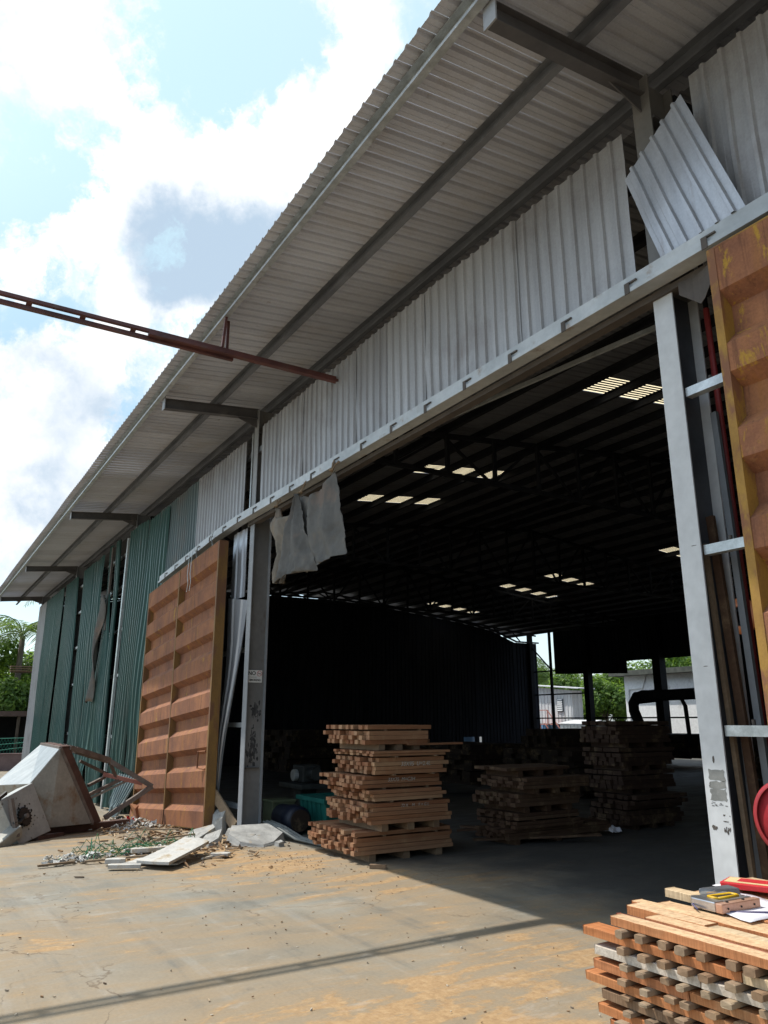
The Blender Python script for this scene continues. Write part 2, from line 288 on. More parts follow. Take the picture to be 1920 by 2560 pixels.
# ------------------------------------------------------------------ mesh helpers
BASE = {}
class MB:
    def __init__(s): s.v = []; s.f = []; s.mi = []
    def quad(s, pts, mi=0):
        n = len(s.v); s.v += [tuple(p) for p in pts]; s.f.append(tuple(range(n, n + len(pts)))); s.mi.append(mi); return s
    def add(s, vs, fs, mi=0):
        n = len(s.v); s.v += [tuple(p) for p in vs]
        for f in fs: s.f.append(tuple(i + n for i in f)); s.mi.append(mi)
        return s
    def box(s, x0, x1, y0, y1, z0, z1, mi=0):
        return s.hexa([(x0, y0, z0), (x1, y0, z0), (x1, y1, z0), (x0, y1, z0), (x0, y0, z1), (x1, y0, z1), (x1, y1, z1), (x0, y1, z1)], mi)
    def hexa(s, p, mi=0):
        return s.add(p, [(3, 2, 1, 0), (4, 5, 6, 7), (0, 1, 5, 4), (1, 2, 6, 5), (2, 3, 7, 6), (3, 0, 4, 7)], mi)
    def bar(s, a, b, w, h=None, up=(0, 0, 1), mi=0):
        h = h or w; a = Vector(a); b = Vector(b); d = (b - a).normalized(); u = Vector(up)
        if abs(d.dot(u)) > .98: u = Vector((0, 1, 0))
        r = d.cross(u).normalized(); u = r.cross(d)
        c = [(-1, -1), (1, -1), (1, 1), (-1, 1)]
        pa = [a + r * (x * w / 2) + u * (y * h / 2) for x, y in c]; pb = [b + r * (x * w / 2) + u * (y * h / 2) for x, y in c]
        return s.add(pa + pb, [(3, 2, 1, 0), (4, 5, 6, 7), (0, 1, 5, 4), (1, 2, 6, 5), (2, 3, 7, 6), (3, 0, 4, 7)], mi)
    def tube(s, pts, r, seg=8, mi=0, cap=True):
        pts = [Vector(p) for p in pts]; n0 = len(s.v); rr = r if isinstance(r, (list, tuple)) else [r] * len(pts)
        pu = None
        for i, p in enumerate(pts):
            d = (pts[min(i + 1, len(pts) - 1)] - pts[max(i - 1, 0)]).normalized()
            u = pu if pu is not None else (Vector((0, 0, 1)) if abs(d.z) < .9 else Vector((1, 0, 0)))
            u = (u - d * u.dot(d)); u = u.normalized() if u.length > 1e-6 else d.orthogonal().normalized(); pu = u; w = d.cross(u)
            for k in range(seg):
                a = 2 * math.pi * k / seg; s.v.append(tuple(p + (u * math.cos(a) + w * math.sin(a)) * rr[i]))
        for i in range(len(pts) - 1):
            for k in range(seg):
                k2 = (k + 1) % seg; s.f.append((n0 + i * seg + k, n0 + i * seg + k2, n0 + (i + 1) * seg + k2, n0 + (i + 1) * seg + k)); s.mi.append(mi)
        if cap:
            s.f.append(tuple(n0 + k for k in range(seg))[::-1]); s.mi.append(mi)
            e = n0 + (len(pts) - 1) * seg; s.f.append(tuple(e + k for k in range(seg))); s.mi.append(mi)
        return s
    def prism(s, poly, d, mi=0):
        d = Vector(d); n = len(poly); a = [Vector(p) for p in poly]; b = [p + d for p in a]
        fs = [tuple(range(n))[::-1], tuple(range(n, 2 * n))] + [(i, (i + 1) % n, n + (i + 1) % n, n + i) for i in range(n)]
        return s.add(a + b, fs, mi)
    def grid(s, rows, mi=0, closed=False):
        n0 = len(s.v); w = len(rows[0])
        for r in rows: s.v += [tuple(p) for p in r]
        for i in range(len(rows) - 1):
            for j in range(w - 1):
                s.f.append((n0 + i * w + j, n0 + i * w + j + 1, n0 + (i + 1) * w + j + 1, n0 + (i + 1) * w + j)); s.mi.append(mi)
        return s
    def build(s, name, mat, parent=None, smooth=False, solid=0, bevel=0):
        off = BASE.get(parent.name, Vector()) if parent else Vector()
        me = bpy.data.meshes.new(name)
        me.from_pydata([tuple(Vector(v) - off) for v in s.v], [], s.f)
        mats = mat if isinstance(mat, (list, tuple)) else [mat]
        for q in mats: me.materials.append(MT[q] if isinstance(q, str) else q)
        if len(mats) > 1: me.polygons.foreach_set('material_index', s.mi)
        if smooth: me.polygons.foreach_set('use_smooth', [True] * len(me.polygons))
        me.update()
        o = bpy.data.objects.new(name, me); COL.objects.link(o)
        if parent: o.parent = parent; BASE[o.name] = off
        if bevel:
            b = o.modifiers.new('bevel', 'BEVEL'); b.width = bevel; b.segments = 2; b.limit_method = 'ANGLE'
        if solid:
            m = o.modifiers.new('thickness', 'SOLIDIFY'); m.thickness = solid; m.offset = 0
        return o
def tag(o, label, cat, group=None):
    o['label'] = label; o['category'] = cat
    if group: o['group'] = group
    return o
def kind(o, k): o['kind'] = k; return o
def thing(name, loc, label, cat, group=None):
    o = bpy.data.objects.new(name, None); COL.objects.link(o); o.location = loc; o.empty_display_size = .1
    BASE[o.name] = Vector(loc); return tag(o, label, cat, group)
def text(name, body, size, mat, loc, rot, parent, extrude=.002, align='CENTER', sx=1, shear=0, bold=0):
    c = bpy.data.curves.new(name, 'FONT'); c.body = body; c.size = size; c.extrude = extrude; c.align_x = align; c.align_y = 'CENTER'; c.shear = shear
    o = bpy.data.objects.new(name, c); c.materials.append(MT[mat]); COL.objects.link(o); o.parent = parent
    c.offset = bold; c.resolution_u = 4
    bpy.context.view_layer.update(); dg = bpy.context.evaluated_depsgraph_get(); me = bpy.data.meshes.new_from_object(o.evaluated_get(dg)); bpy.data.objects.remove(o)
    me.name = name; o = bpy.data.objects.new(name, me); COL.objects.link(o); o.parent = parent
    o.location = Vector(loc) - BASE[parent.name]; o.rotation_euler = rot; o.scale = (sx, 1, 1); BASE[o.name] = BASE[parent.name]; return o
def gz(x, y=0):
    t = max(0, -11.5 - x)
    return -min(.36, t * .055) if t < 6.5 else -.36
def zr(y): return 6.56 + .102 * (y - 2.6) if y <= 17.3 else 6.56 + .102 * 14.7 - .102 * (y - 17.3)

# ------------------------------------------------------------------ camera
f, pt, yw, rl = 1900.27, .267426, .552243, -.002188
hd = Vector((-math.cos(yw), math.sin(yw), 0)); rt = Vector((math.sin(yw), math.cos(yw), 0)); Zu = Vector((0, 0, 1))
F = math.cos(pt) * hd + math.sin(pt) * Zu; U = -math.sin(pt) * hd + math.cos(pt) * Zu
r2 = math.cos(rl) * rt + math.sin(rl) * U; U2 = -math.sin(rl) * rt + math.cos(rl) * U
cam = bpy.data.cameras.new('camera'); co = bpy.data.objects.new('camera', cam); COL.objects.link(co)
mw = Matrix((( r2.x, U2.x, -F.x, 0), (r2.y, U2.y, -F.y, 0), (r2.z, U2.z, -F.z, 1.6), (0, 0, 0, 1))); co.matrix_world = mw
cam.sensor_fit = 'VERTICAL'; cam.sensor_height = 36; cam.sensor_width = 27; cam.lens = f / 2560 * 36; cam.clip_end = 3000; cam.clip_start = .05
S.camera = co

# ------------------------------------------------------------------ light and sky
sun_to = Vector((-.51, -.335, 1)).normalized()
sl = bpy.data.lights.new('sun', 'SUN'); sl.energy = 2.7; sl.angle = rad(.55); sl.color = (1, .955, .88)
so = bpy.data.objects.new('sun', sl); COL.objects.link(so); so.rotation_euler = sun_to.to_track_quat('Z', 'Y').to_euler()
w = bpy.data.worlds.new('World'); S.world = w; w.use_nodes = True
class WN(NT):
    def __init__(s, w): s.t = w.node_tree; s.n = s.t.nodes; s.l = s.t.links
k = WN(w); bg = k.n['Background']
sky = k.new('ShaderNodeTexSky', sky_type='NISHITA'); sky.sun_disc = False
sky.sun_elevation = math.asin(sun_to.z); sky.sun_rotation = math.atan2(sun_to.x, sun_to.y); sky.dust_density = 2.2; sky.air_density = 1.0; sky.ozone_density = 1.2
tc = k.new('ShaderNodeTexCoord'); dirv = tc.outputs['Generated']
sep = k.new('ShaderNodeSeparateXYZ'); k.l.new(dirv, sep.inputs[0])
def cnoise(vec, scale, detail, rough):
    x = k.new('ShaderNodeTexNoise'); k.l.new(vec, x.inputs['Vector']); x.inputs['Scale'].default_value = scale; x.inputs['Detail'].default_value = detail; x.inputs['Roughness'].default_value = rough
    return x
def warp(amount, scale, detail=7, src=None):
    c = cnoise(src or dirv, scale, detail, .6).outputs['Color']
    sb = k.new('ShaderNodeVectorMath', operation='SUBTRACT'); k.l.new(c, sb.inputs[0]); sb.inputs[1].default_value = (.5, .5, .5)
    sc_ = k.new('ShaderNodeVectorMath', operation='SCALE'); k.l.new(sb.outputs[0], sc_.inputs[0]); sc_.inputs['Scale'].default_value = amount
    ad = k.new('ShaderNodeVectorMath', operation='ADD'); k.l.new(src or dirv, ad.inputs[0]); k.l.new(sc_.outputs[0], ad.inputs[1]); return ad.outputs[0]
wv = warp(.16, 14, 9, warp(.34, 3.6, 8)); wv2 = warp(.34, 4.5, 8)
def dirof(px, py):
    d = F + (px - 960) / f * r2 - (py - 1280) / f * U2; return d.normalized()
def blob(px, py, r, src):
    d = k.new('ShaderNodeVectorMath', operation='DISTANCE'); k.l.new(src, d.inputs[0]); d.inputs[1].default_value = dirof(px, py)
    mr = k.new('ShaderNodeMapRange'); mr.clamp = True; mr.interpolation_type = 'SMOOTHSTEP'; k.l.new(d.outputs['Value'], mr.inputs[0])
    mr.inputs[1].default_value = 0; mr.inputs[2].default_value = r; mr.inputs[3].default_value = 1; mr.inputs[4].default_value = 0; return mr.outputs[0]
def summ(lst, src):
    t = None
    for (x, y, r, wt) in lst:
        v = k.math('MULTIPLY', blob(x, y, r / 1900, src), wt); t = v if t is None else k.math('ADD', t, v)
    return t
n2 = cnoise(dirv, 6.5, 12, .62).outputs['Fac']; n3 = cnoise(dirv, 30, 8, .65).outputs['Fac']; n4 = cnoise(warp(.1, 8, 6), 4.2, 12, .64).outputs['Fac']
# cloud masses (+) and the clear patches between them (-), as directions in the sky
comp = summ([(330, 480, 380, .8), (150, 640, 260, .6), (700, 330, 330, .9), (560, 600, 330, .9), (520, 640, 200, .6), (520, 420, 240, .5), (860, 120, 330, .9), (130, 120, 330, .6), (420, 830, 150, .35), (260, 920, 230, .85), (450, 790, 110, .5), (120, 1200, 300, .9), (260, 1130, 150, .5), (20, 930, 200, .5), (330, 1010, 240, .5), (80, 1040, 200, .55), (60, 1330, 260, .5), (40, 700, 120, .4),
             (580, 180, 360, -1.0), (430, 320, 230, -.6), (720, 130, 170, -.5), (20, 500, 190, -.8), (90, 300, 130, -.3), (140, 770, 150, -.5), (340, 760, 130, -.5), (340, 1060, 170, -.6), (50, 860, 150, -.6), (50, 1020, 150, -.5), (420, 720, 130, -.4), (230, 1060, 130, -.35)], wv)
dens = k.math('ADD', comp, k.math('ADD', k.math('MULTIPLY', k.math('SUBTRACT', n2, .5), 1.05), k.math('MULTIPLY', k.math('SUBTRACT', n3, .5), .45)))
cm = k.step(dens, .05, .66)
shade = k.step(k.math('ADD', summ([(560, 590, 290, 1.0), (470, 640, 220, .45), (640, 520, 200, .5), (270, 1050, 250, .75), (50, 1060, 240, .65), (40, 890, 170, .6), (110, 1320, 190, .7), (520, 760, 170, .45), (20, 1200, 120, .2)], wv2), k.math('MULTIPLY', k.math('SUBTRACT', n4, .5), 2.0)), .05, 1.15)
clw = k.mix(shade, (4.5, 4.55, 4.6), (2.05, 2.6, 3.2))
glow = k.math('MULTIPLY', blob(420, 250, .75, dirv), .75)
skc = k.mix(1.0, sky.outputs[0], (.95, 1.1, 1.1), 'MULTIPLY')
haze_fill = k.mix(.45, skc, (3.4, 3.7, 3.9))  # whitening over the whole sky, added as fill for shaded surfaces
low = k.math('MULTIPLY', blob(120, 1050, .32, dirv), .85)
thin = k.mix(low, k.mix(glow, haze_fill, (2.25, 3.35, 3.55)), (1.75, 2.65, 3.5))
col = k.mix(cm, thin, clw)
k.l.new(col, bg.inputs['Color']); bg.inputs['Strength'].default_value = .15

# ------------------------------------------------------------------ ground
def linsp(a, b, n): return [a + (b - a) * i / (n - 1) for i in range(n)]
xs = [-600, -300, -150, -80, -50] + linsp(-36, 3, 157) + [8, 20, 60, 200]
ys = [-200, -60, -20, -6] + linsp(-2, 8, 41) + [12, 20, 35, 60, 120, 300, 600]
g = MB()
rows = []
for y in ys:
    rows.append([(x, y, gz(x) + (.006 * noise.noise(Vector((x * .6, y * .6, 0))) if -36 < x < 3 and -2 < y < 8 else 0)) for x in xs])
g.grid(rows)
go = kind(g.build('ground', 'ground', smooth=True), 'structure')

# ------------------------------------------------------------------ corrugated sheets
def prof(u, pitch, h):
    """height of a trapezoid rib profile at distance u"""
    t = (u % pitch) / pitch
    if t < .62: return .05 * h if .28 < t < .34 else 0
    if t < .70: return h * (t - .62) / .08
    if t < .88: return h
    if t < .96: return h * (1 - (t - .88) / .08)
    return 0
BP = (0, .28, .30, .32, .34, .62, .70, .88, .96)
def corr(mb, c, pitch=.152, h=.022, nrm=(0, -1, 0), n=1, jit=0.0, crumple=0.0, seed=0, mi=0):
    """sheet between 4 corners (top-left, top-right, bottom-left, bottom-right); ribs run from top to bottom"""
    tl, tr, bl, br = [Vector(q) for q in c]; nrm = Vector(nrm); W = max((tr - tl).length, (br - bl).length)
    us = []
    for i in range(int(W / pitch) + 1):
        for b in BP:
            u = (i + b) * pitch
            if u < W: us.append(u)
    us.append(W)
    rr = random.Random(seed); rows = []
    for j in range(n + 1):
        v = j / n; row = []
        for u in us:
            s = u / W; p = (tl.lerp(tr, s)).lerp(bl.lerp(br, s), v) + nrm * prof(u, pitch, h)
            if jit: p = p + nrm * (noise.noise(Vector((p.x * 1.3 + seed, v * 2.5, seed))) * jit)
            if crumple and v > .6:
                q = (v - .6) / .4; p = p + nrm * (noise.noise(Vector((p.x * 4 + seed, v * 6, 3))) * crumple * q)
            row.append(p)
        rows.append(row)
    mb.grid(rows, mi); return mb

# ------------------------------------------------------------------ warehouse
WH = thing('warehouse', (-14, 4.36, 0), 'long open fronted timber warehouse with grey and green corrugated metal walls and overhanging roof', 'warehouse')
FR = [-34.0, -26.55, -18.8, -11.06, -3.165, 4.7]
# roof: bays of one pitch; holes where the translucent panels sit
RP = .165
SK = [(-8.72, 9.45, 12.2), (-14.22, 9.5, 12.2), (-17.08, 9.65, 12.3), (-17.6, 22.2, 25.6), (-23.52, 22.5, 25.4), (-26.5, 22.6, 25.6), (-32.62, 22.8, 25.8), (-5.2, 13.4, 15.6)]
def inhole(xc, y0, y1):
    for a, b, c in SK:
        if a - .05 < xc < a + .61 and y0 >= b - .01 and y1 <= c + .01: return True
    return False
x0 = -35.2 - RP * 8
for rmat, yr in (('roofsheet', (2.6, 5.0)), ('roofshade', (5.0, 17.3)), ('roofshade', (17.3, 32.0))):
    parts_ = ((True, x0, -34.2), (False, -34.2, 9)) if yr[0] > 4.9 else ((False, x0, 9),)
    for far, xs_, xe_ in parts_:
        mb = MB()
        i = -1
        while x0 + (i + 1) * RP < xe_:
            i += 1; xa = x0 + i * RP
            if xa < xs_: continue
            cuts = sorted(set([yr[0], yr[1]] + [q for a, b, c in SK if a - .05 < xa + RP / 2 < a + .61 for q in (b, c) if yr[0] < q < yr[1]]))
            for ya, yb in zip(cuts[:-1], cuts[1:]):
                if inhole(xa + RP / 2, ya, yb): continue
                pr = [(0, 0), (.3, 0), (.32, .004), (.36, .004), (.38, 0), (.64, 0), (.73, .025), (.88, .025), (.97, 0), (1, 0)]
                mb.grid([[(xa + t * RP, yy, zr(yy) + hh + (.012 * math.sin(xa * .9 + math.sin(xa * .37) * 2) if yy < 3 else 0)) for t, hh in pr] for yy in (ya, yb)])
        mb.build('roof', 'roofsheet' if far else rmat, WH)  # unshaded sheet colour again beyond the far gable
for a, b, c in SK:
    mb = MB(); n = 8
    i0 = math.floor((a - .05 - x0) / RP + .5); xa = x0 + i0 * RP; W = RP * 4
    for q in range(n):
        u0 = xa + W * q / n; u1 = xa + W * (q + .46) / n; u2 = xa + W * (q + 1) / n
        mb.quad([(u0, b, zr(b) + .012), (u1, b, zr(b) + .012), (u1, c, zr(c) + .012), (u0, c, zr(c) + .012)], 0)
        mb.quad([(u1, b, zr(b) + .012), (u2, b, zr(b) + .03), (u2, c, zr(c) + .03), (u1, c, zr(c) + .012)], 1)
    mb.build('skylight', ['skylight', 'darkroof'], WH)
# purlins (C sections), the outer ones are seen from below
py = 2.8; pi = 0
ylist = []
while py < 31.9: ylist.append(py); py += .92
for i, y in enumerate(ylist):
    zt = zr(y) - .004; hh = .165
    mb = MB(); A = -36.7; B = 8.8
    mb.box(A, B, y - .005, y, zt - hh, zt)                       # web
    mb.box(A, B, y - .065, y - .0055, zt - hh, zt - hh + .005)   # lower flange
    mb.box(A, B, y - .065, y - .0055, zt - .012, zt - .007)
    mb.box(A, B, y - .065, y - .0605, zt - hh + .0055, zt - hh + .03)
    mb.build('purlin', 'galv' if i == 0 else ('purlin' if i < 3 else 'darkroof'), WH)  # inner purlins take a darkened steel that stands in for interior shade
# overhanging rafters with end plates and haunches
for x in FR:
    mb = MB(); pts = []
    for y in (2.83, 4.36): pts.append((y, zr(y) - .175))
    (ya, za), (yb, zb) = pts; hw = .05; dp = .165
    mb.hexa([(x - hw, ya, za - .008), (x + hw, ya, za - .008), (x + hw, yb, zb - .008), (x - hw, yb, zb - .008), (x - hw, ya, za), (x + hw, ya, za), (x + hw, yb, zb), (x - hw, yb, zb)])
    mb.hexa([(x - hw, ya, za - dp), (x + hw, ya, za - dp), (x + hw, yb, zb - dp), (x - hw, yb, zb - dp), (x - hw, ya, za - dp + .009), (x + hw, ya, za - dp + .009), (x + hw, yb, zb - dp + .009), (x - hw, yb, zb - dp + .009)])
    mb.hexa([(x - .005, ya, za - dp + .009), (x + .005, ya, za - dp + .009), (x + .005, yb, zb - dp + .009), (x - .005, yb, zb - dp + .009), (x - .005, ya, za - .008), (x + .005, ya, za - .008), (x + .005, yb, zb - .008), (x - .005, yb, zb - .008)])
    # haunch
    z3 = zr(3.75) - .175 - dp; z4 = zr(4.355) - .175 - dp
    mb.prism([(x - .006, 4.0, z3 + .025), (x - .006, 4.355, z4), (x - .006, 4.355, z4 - .15)], (.012, 0, 0))
    ro = mb.build('rafter', 'rafter', WH)
    MB().box(x - .065, x + .065, 2.815, 2.829, za - dp - .015, za + .02).build('end_plate', 'steelmid', ro)
# columns: front row I sections
def icol(x, y, d, fw, z0, z1, mat, base=True, marks=None, wi=0):
    mb = MB()
    if marks: marks(mb)
    mb.box(x - fw, x + fw, y, y + .012, z0, z1); mb.box(x - fw, x + fw, y + d - .012, y + d, z0, z1)
    mb.box(x - .006, x + .006, y + .012, y + d - .012, z0, z1, wi)
    o = mb.build('column', mat, WH)
    if base: MB().box(x - fw - .05, x + fw + .05, y - .04, y + d + .04, z0 - .02, z0).build('base_plate', 'brown', o)
    return o
ctop = zr(4.36) - .18
def smears(x):
    def fn(mb):
        pr = random.Random(11)
        for q in range(120):
            zz = pr.choice([pr.gauss(1.74, .05), pr.gauss(1.25, .16), pr.gauss(1.15, .12)]); yy = pr.gauss(4.53 if zz > 1.6 else 4.51, .035); yy = max(4.40, min(4.63, yy)); s1 = pr.uniform(.006, .024); s2 = pr.uniform(.01, .06)
            mb.prism([(x + .0062 + q * .00001, max(4.375, min(4.645, yy + s1 * math.cos(t) * pr.uniform(.4, 1.2))), zz + s2 * math.sin(t) * pr.uniform(.4, 1.2)) for t in linsp(0, 5.7, 9)], (.0008, 0, 0), 1)
    return fn
def scrapes(x):
    def fn(mb):
        pr = random.Random(3)
        for (a, b) in ((1.235, 1.30), (1.19, 1.23), (1.12, 1.185)):
            pts = []
            for s_ in range(22):
                an = 2 * math.pi * s_ / 22; pts.append((x + .01 + max(-.056, min(.056, .085 * math.cos(an))) + pr.uniform(-.007, .007), 4.3588, (a + b) / 2 + (b - a) * .56 * max(-.9, min(.9, 1.4 * math.sin(an))) + pr.uniform(-.005, .005)))
            mb.prism(pts, (0, .001, 0), 1)
        for q in range(46):
            a, b, s1, s2 = pr.choice(((.03, 1.10, .03, .006), (-.03, 1.095, .03, .006), (.05, 1.04, .02, .012), (.045, 1.0, .02, .006), (-.045, .96, .018, .02), (.04, .95, .012, .03))); a += pr.gauss(0, .01); b += pr.gauss(0, .008)
            f_ = pr.uniform(.2, .6); pts = [(x + max(-.078, min(.078, a + s1 * f_ * math.cos(t) * pr.uniform(.5, 1))), 4.3586 - q * .00001, b + s2 * f_ * math.sin(t) * pr.uniform(.5, 1)) for t in linsp(0, 5.6, 9)]
            mb.prism(pts, (0, .0012, 0), 2)
        for a, b, s1, s2 in ((.0, 1.36, .008, .035), (.02, 1.93, .022, .003), (.03, 2.72, .025, .003)):
            mb.prism([(x + a + s1 * math.cos(t) * pr.uniform(.5, 1), 4.3587, b + s2 * math.sin(t) * pr.uniform(.5, 1)) for t in linsp(0, 5.6, 9)], (0, .0012, 0), 2)
    return fn
for i, x in enumerate(FR):
    zb = .12 if i == 3 else gz(x) + .03
    o = icol(x, 4.36, .30, .082, zb, 4.64 if i == 4 else ctop, ['steelwhite', 'tape', 'brown', 'steeldark'] if i == 4 else (['steelmid', 'soot', 'brown', 'steelweb'] if i == 3 else 'steel'), True, scrapes(x) if i == 4 else (smears(x) if i == 3 else None), 3 if i in (3, 4) else 0)
    if i == 4: icol(x, 4.36, .30, .082, 4.641, ctop, 'steelweb', False)
    if i == 3: MB().box(x - .055, x + .055, 4.40, 4.61, .92, .935).build('stiffener', 'brown', o)
    MB().box(x - .1, x + .1, 4.372, 4.66, ctop - .42, ctop - .405).build('stiffener', 'rafter', o)
# back row columns + girts in the open back wall
for x, hw in ((-34.0, .12), (-32.35, .06), (-29.6, .17), (-24.95, .22), (-18.8, .17), (-11.06, .17), (-3.165, .17)):
    MB().box(x - hw, x + hw, 31.0 - hw, 31.0 + hw, 0, zr(31) - .18).build('column', 'black', WH)
for z, a, b in ((4.25, -34, -27.2), (2.95, -34, -29.6), (1.66, -34, -3), (.55, -34, -29.6)):
    MB().box(a, b, 31.14, 31.2, z, z + .07).build('girt', 'black', WH)
MB().bar((-34, 31.1, 5.75), (-32.4, 31.1, 4.3), .06).build('brace', 'black', WH)
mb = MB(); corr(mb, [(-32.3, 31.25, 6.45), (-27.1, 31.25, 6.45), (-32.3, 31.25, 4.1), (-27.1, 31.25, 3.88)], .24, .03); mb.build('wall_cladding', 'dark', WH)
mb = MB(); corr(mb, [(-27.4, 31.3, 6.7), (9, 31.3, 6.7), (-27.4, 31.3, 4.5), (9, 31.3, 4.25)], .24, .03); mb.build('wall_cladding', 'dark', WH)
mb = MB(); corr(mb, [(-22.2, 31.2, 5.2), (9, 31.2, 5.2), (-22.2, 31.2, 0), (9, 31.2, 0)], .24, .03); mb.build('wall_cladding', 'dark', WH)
# far gable wall, top edge stays below the roof so daylight shows over it
GT = [(4.66, 6.15), (9, 6.9), (14.5, 7.45), (18.2, 7.5), (20.7, 7.36), (23.2, 7.12), (26.0, 6.84), (28.2, 6.52), (29.9, 5.95), (31.6, 5.95)]
mb = MB()
gat = lambda y: next(za + (zb - za) * (y - ya) / (yb - ya) for (ya, za), (yb, zb) in zip(GT[:-1], GT[1:]) if ya <= y <= yb)
YS = sorted([q[0] for q in GT] + [26.02, 26.75, 27.1, 27.25])
for ya, yb in zip(YS[:-1], YS[1:]):
    lo = .72 if ya in (26.02, 27.1) else -.4
    corr(mb, [(-34.1, ya, gat(ya)), (-34.1, yb, gat(yb)), (-34.1, ya, lo), (-34.1, yb, lo)], .24, .03, (1, 0, 0))
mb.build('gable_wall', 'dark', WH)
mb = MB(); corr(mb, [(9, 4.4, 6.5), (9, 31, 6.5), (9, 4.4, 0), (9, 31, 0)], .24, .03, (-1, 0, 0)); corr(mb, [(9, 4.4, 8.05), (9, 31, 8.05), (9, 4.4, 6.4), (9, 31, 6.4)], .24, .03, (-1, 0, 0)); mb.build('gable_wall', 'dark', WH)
# roof trusses
def truss(x, ya, yb, zb):
    mb = MB(); top = lambda y: zr(y) - .26
    for a, b in ((ya, 17.3), (17.3, yb)): mb.bar((x, a, top(a)), (x, b, top(b)), .09, .09)
    mb.bar((x, ya, zb), (x, yb, zb), .09, .08)
    y = ya + .02; up = True
    while y < yb - 1.2:
        mb.bar((x + .05, y, zb), (x + .05, y, top(y)), .07, .07)
        a, b = (y, y + 1.16)
        mb.bar((x - .05, a, zb if up else top(a)), (x - .05, b, top(b) if up else zb), .05, .05); up = not up; y += 1.16
    return mb.build('truss', 'darkroof', WH)
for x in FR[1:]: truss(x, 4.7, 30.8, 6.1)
# gable truss follows the roof
mb = MB()
for (ya, za), (yb, zb) in zip(GT[:-1], GT[1:]):
    mb.bar((-33.9, ya, za + .03), (-33.9, yb, zb + .03), .08, .08)
for a, b in ((4.7, 17.3), (17.3, 31.4)): mb.bar((-33.9, a, zr(a) - .24), (-33.9, b, zr(b) - .24), .08, .08)
def gtop(y):
    for (ya, za), (yb, zb) in zip(GT[:-1], GT[1:]):
        if ya <= y <= yb: return za + (zb - za) * (y - ya) / (yb - ya)
    return 6
y = 5.0; up = True
while y < 30:
    mb.bar((-33.86, y, gtop(y) if up else zr(y) - .24), (-33.86, y + .7, zr(y + .7) - .24 if up else gtop(y + .7)), .055, .055); up = not up; y += .7
mb.build('truss', 'darkroof', WH)

# front cladding above the door track
def clad(name, c, mat, parent=WH, **k): 
    mb = MB(); corr(mb, c, **k); return mb.build(name, mat, parent)
Y = 4.335
def cladrow(xa, xb, zt, zb, step_, mat, seed, yb=Y):
    rr = random.Random(seed); x = xa; i = 0
    while x < xb - .05:
        e = min(xb, x + step_); dy = -.006 * (i % 2) - .003; t1, t2 = rr.uniform(-.02, .02), rr.uniform(-.006, .006)
        clad('wall_cladding', [(x, yb + dy, zt + t1), (e + .012, yb + dy - .002, zt + t1), (x + rr.uniform(-.004, .004), yb + dy, zb + t2), (e + .012, yb + dy - .002, zb + t2)], mat, jit=.012, n=5, seed=seed * 31 + i)
        x = e; i += 1
cladrow(-10.73, -3.34, 6.17, 4.79, .76, 'clad', 1)
clad('wall_cladding', [(-13.9, Y, 6.12), (-11.36, Y, 6.12), (-13.92, Y, 4.6), (-11.38, Y, 4.72)], 'clad', jit=.02, n=4, seed=3)
clad('wall_cladding', [(-16.5, Y + .005, 6.1), (-13.85, Y + .005, 6.1), (-16.55, Y + .005, 2.5), (-13.85, Y + .005, 3.0)], 'greendull', jit=.03, n=6, seed=4)
cladrow(-2.72, 8.6, 6.2, 4.79, .76, 'clad', 5)
screws = MB()
for x in linsp(-10.6, -3.45, 38): screws.tube([(x, Y - .03, 4.825), (x, Y - .012, 4.825)], .009, 6)
screws.build('screw_row', 'ink', WH)
# slim white posts and gap framing beside the left column
MB().box(-11.24, -11.2, 4.36, 4.40, 4.6, 6.2).build('post', 'galv', WH)
MB().bar((-11.9, 4.42, 5.86), (-10.7, 4.42, 5.86), .05, .09).build('girt', 'steel', WH)
# green full height sheets at the left end, with gaps
def gsheet(tl, tr, bl, br, mat, seed, n=10, crumple=.0, jit=.05, zlow=None):
    def ext(t, b):  # carry the measured edge down to the ground
        z = gz(b[0]) + .06 if zlow is None else zlow
        q = (z - t[1]) / (b[1] - t[1]); return (t[0] + (b[0] - t[0]) * q, Y, z)
    return clad('wall_sheet', [(tl[0], Y, tl[1] + .12), (tr[0], Y, tr[1] + .12), ext(tl, bl), ext(tr, br)], mat, pitch=.21, h=.042, n=n, jit=jit, crumple=crumple, seed=seed)
gsheet((-34.1, 6.0), (-32.2, 6.0), (-34.2, .57), (-32.15, .92), 'clad', 10, jit=.02)
gsheet((-32.18, 6.0), (-30.0, 6.0), (-32.12, .92), (-30.2, .95), 'green', 11)
gsheet((-30.0, 6.0), (-28.34, 6.0), (-30.22, .95), (-28.65, .97), 'green', 12)
gsheet((-27.89, 6.0), (-25.92, 6.0), (-28.07, .98), (-25.62, .93), 'green', 13)
gsheet((-25.05, 6.0), (-23.3, 6.0), (-24.84, .9), (-23.2, .97), 'green', 14, crumple=.10)
gsheet((-23.3, 6.0), (-21.97, 6.0), (-23.22, .9), (-21.95, .97), 'green', 15, crumple=.22, jit=.09)
gsheet((-21.3, 6.08), (-21.0, 6.08), (-21.75, .94), (-20.25, .83), 'green', 16, crumple=.2, jit=.1)
gsheet((-20.6, 6.08), (-20.1, 6.06), (-20.6, 1.42), (-20.05, 1.2), 'green', 17, crumple=.1)
gsheet((-19.15, 6.05), (-17.47, 6.0), (-19.25, .7), (-17.98, .7), 'green', 18, crumple=.15)
gsheet((-17.42, 5.95), (-15.7, 5.9), (-17.61, .65), (-16.2, .67), 'green', 19, crumple=.25, jit=.1)
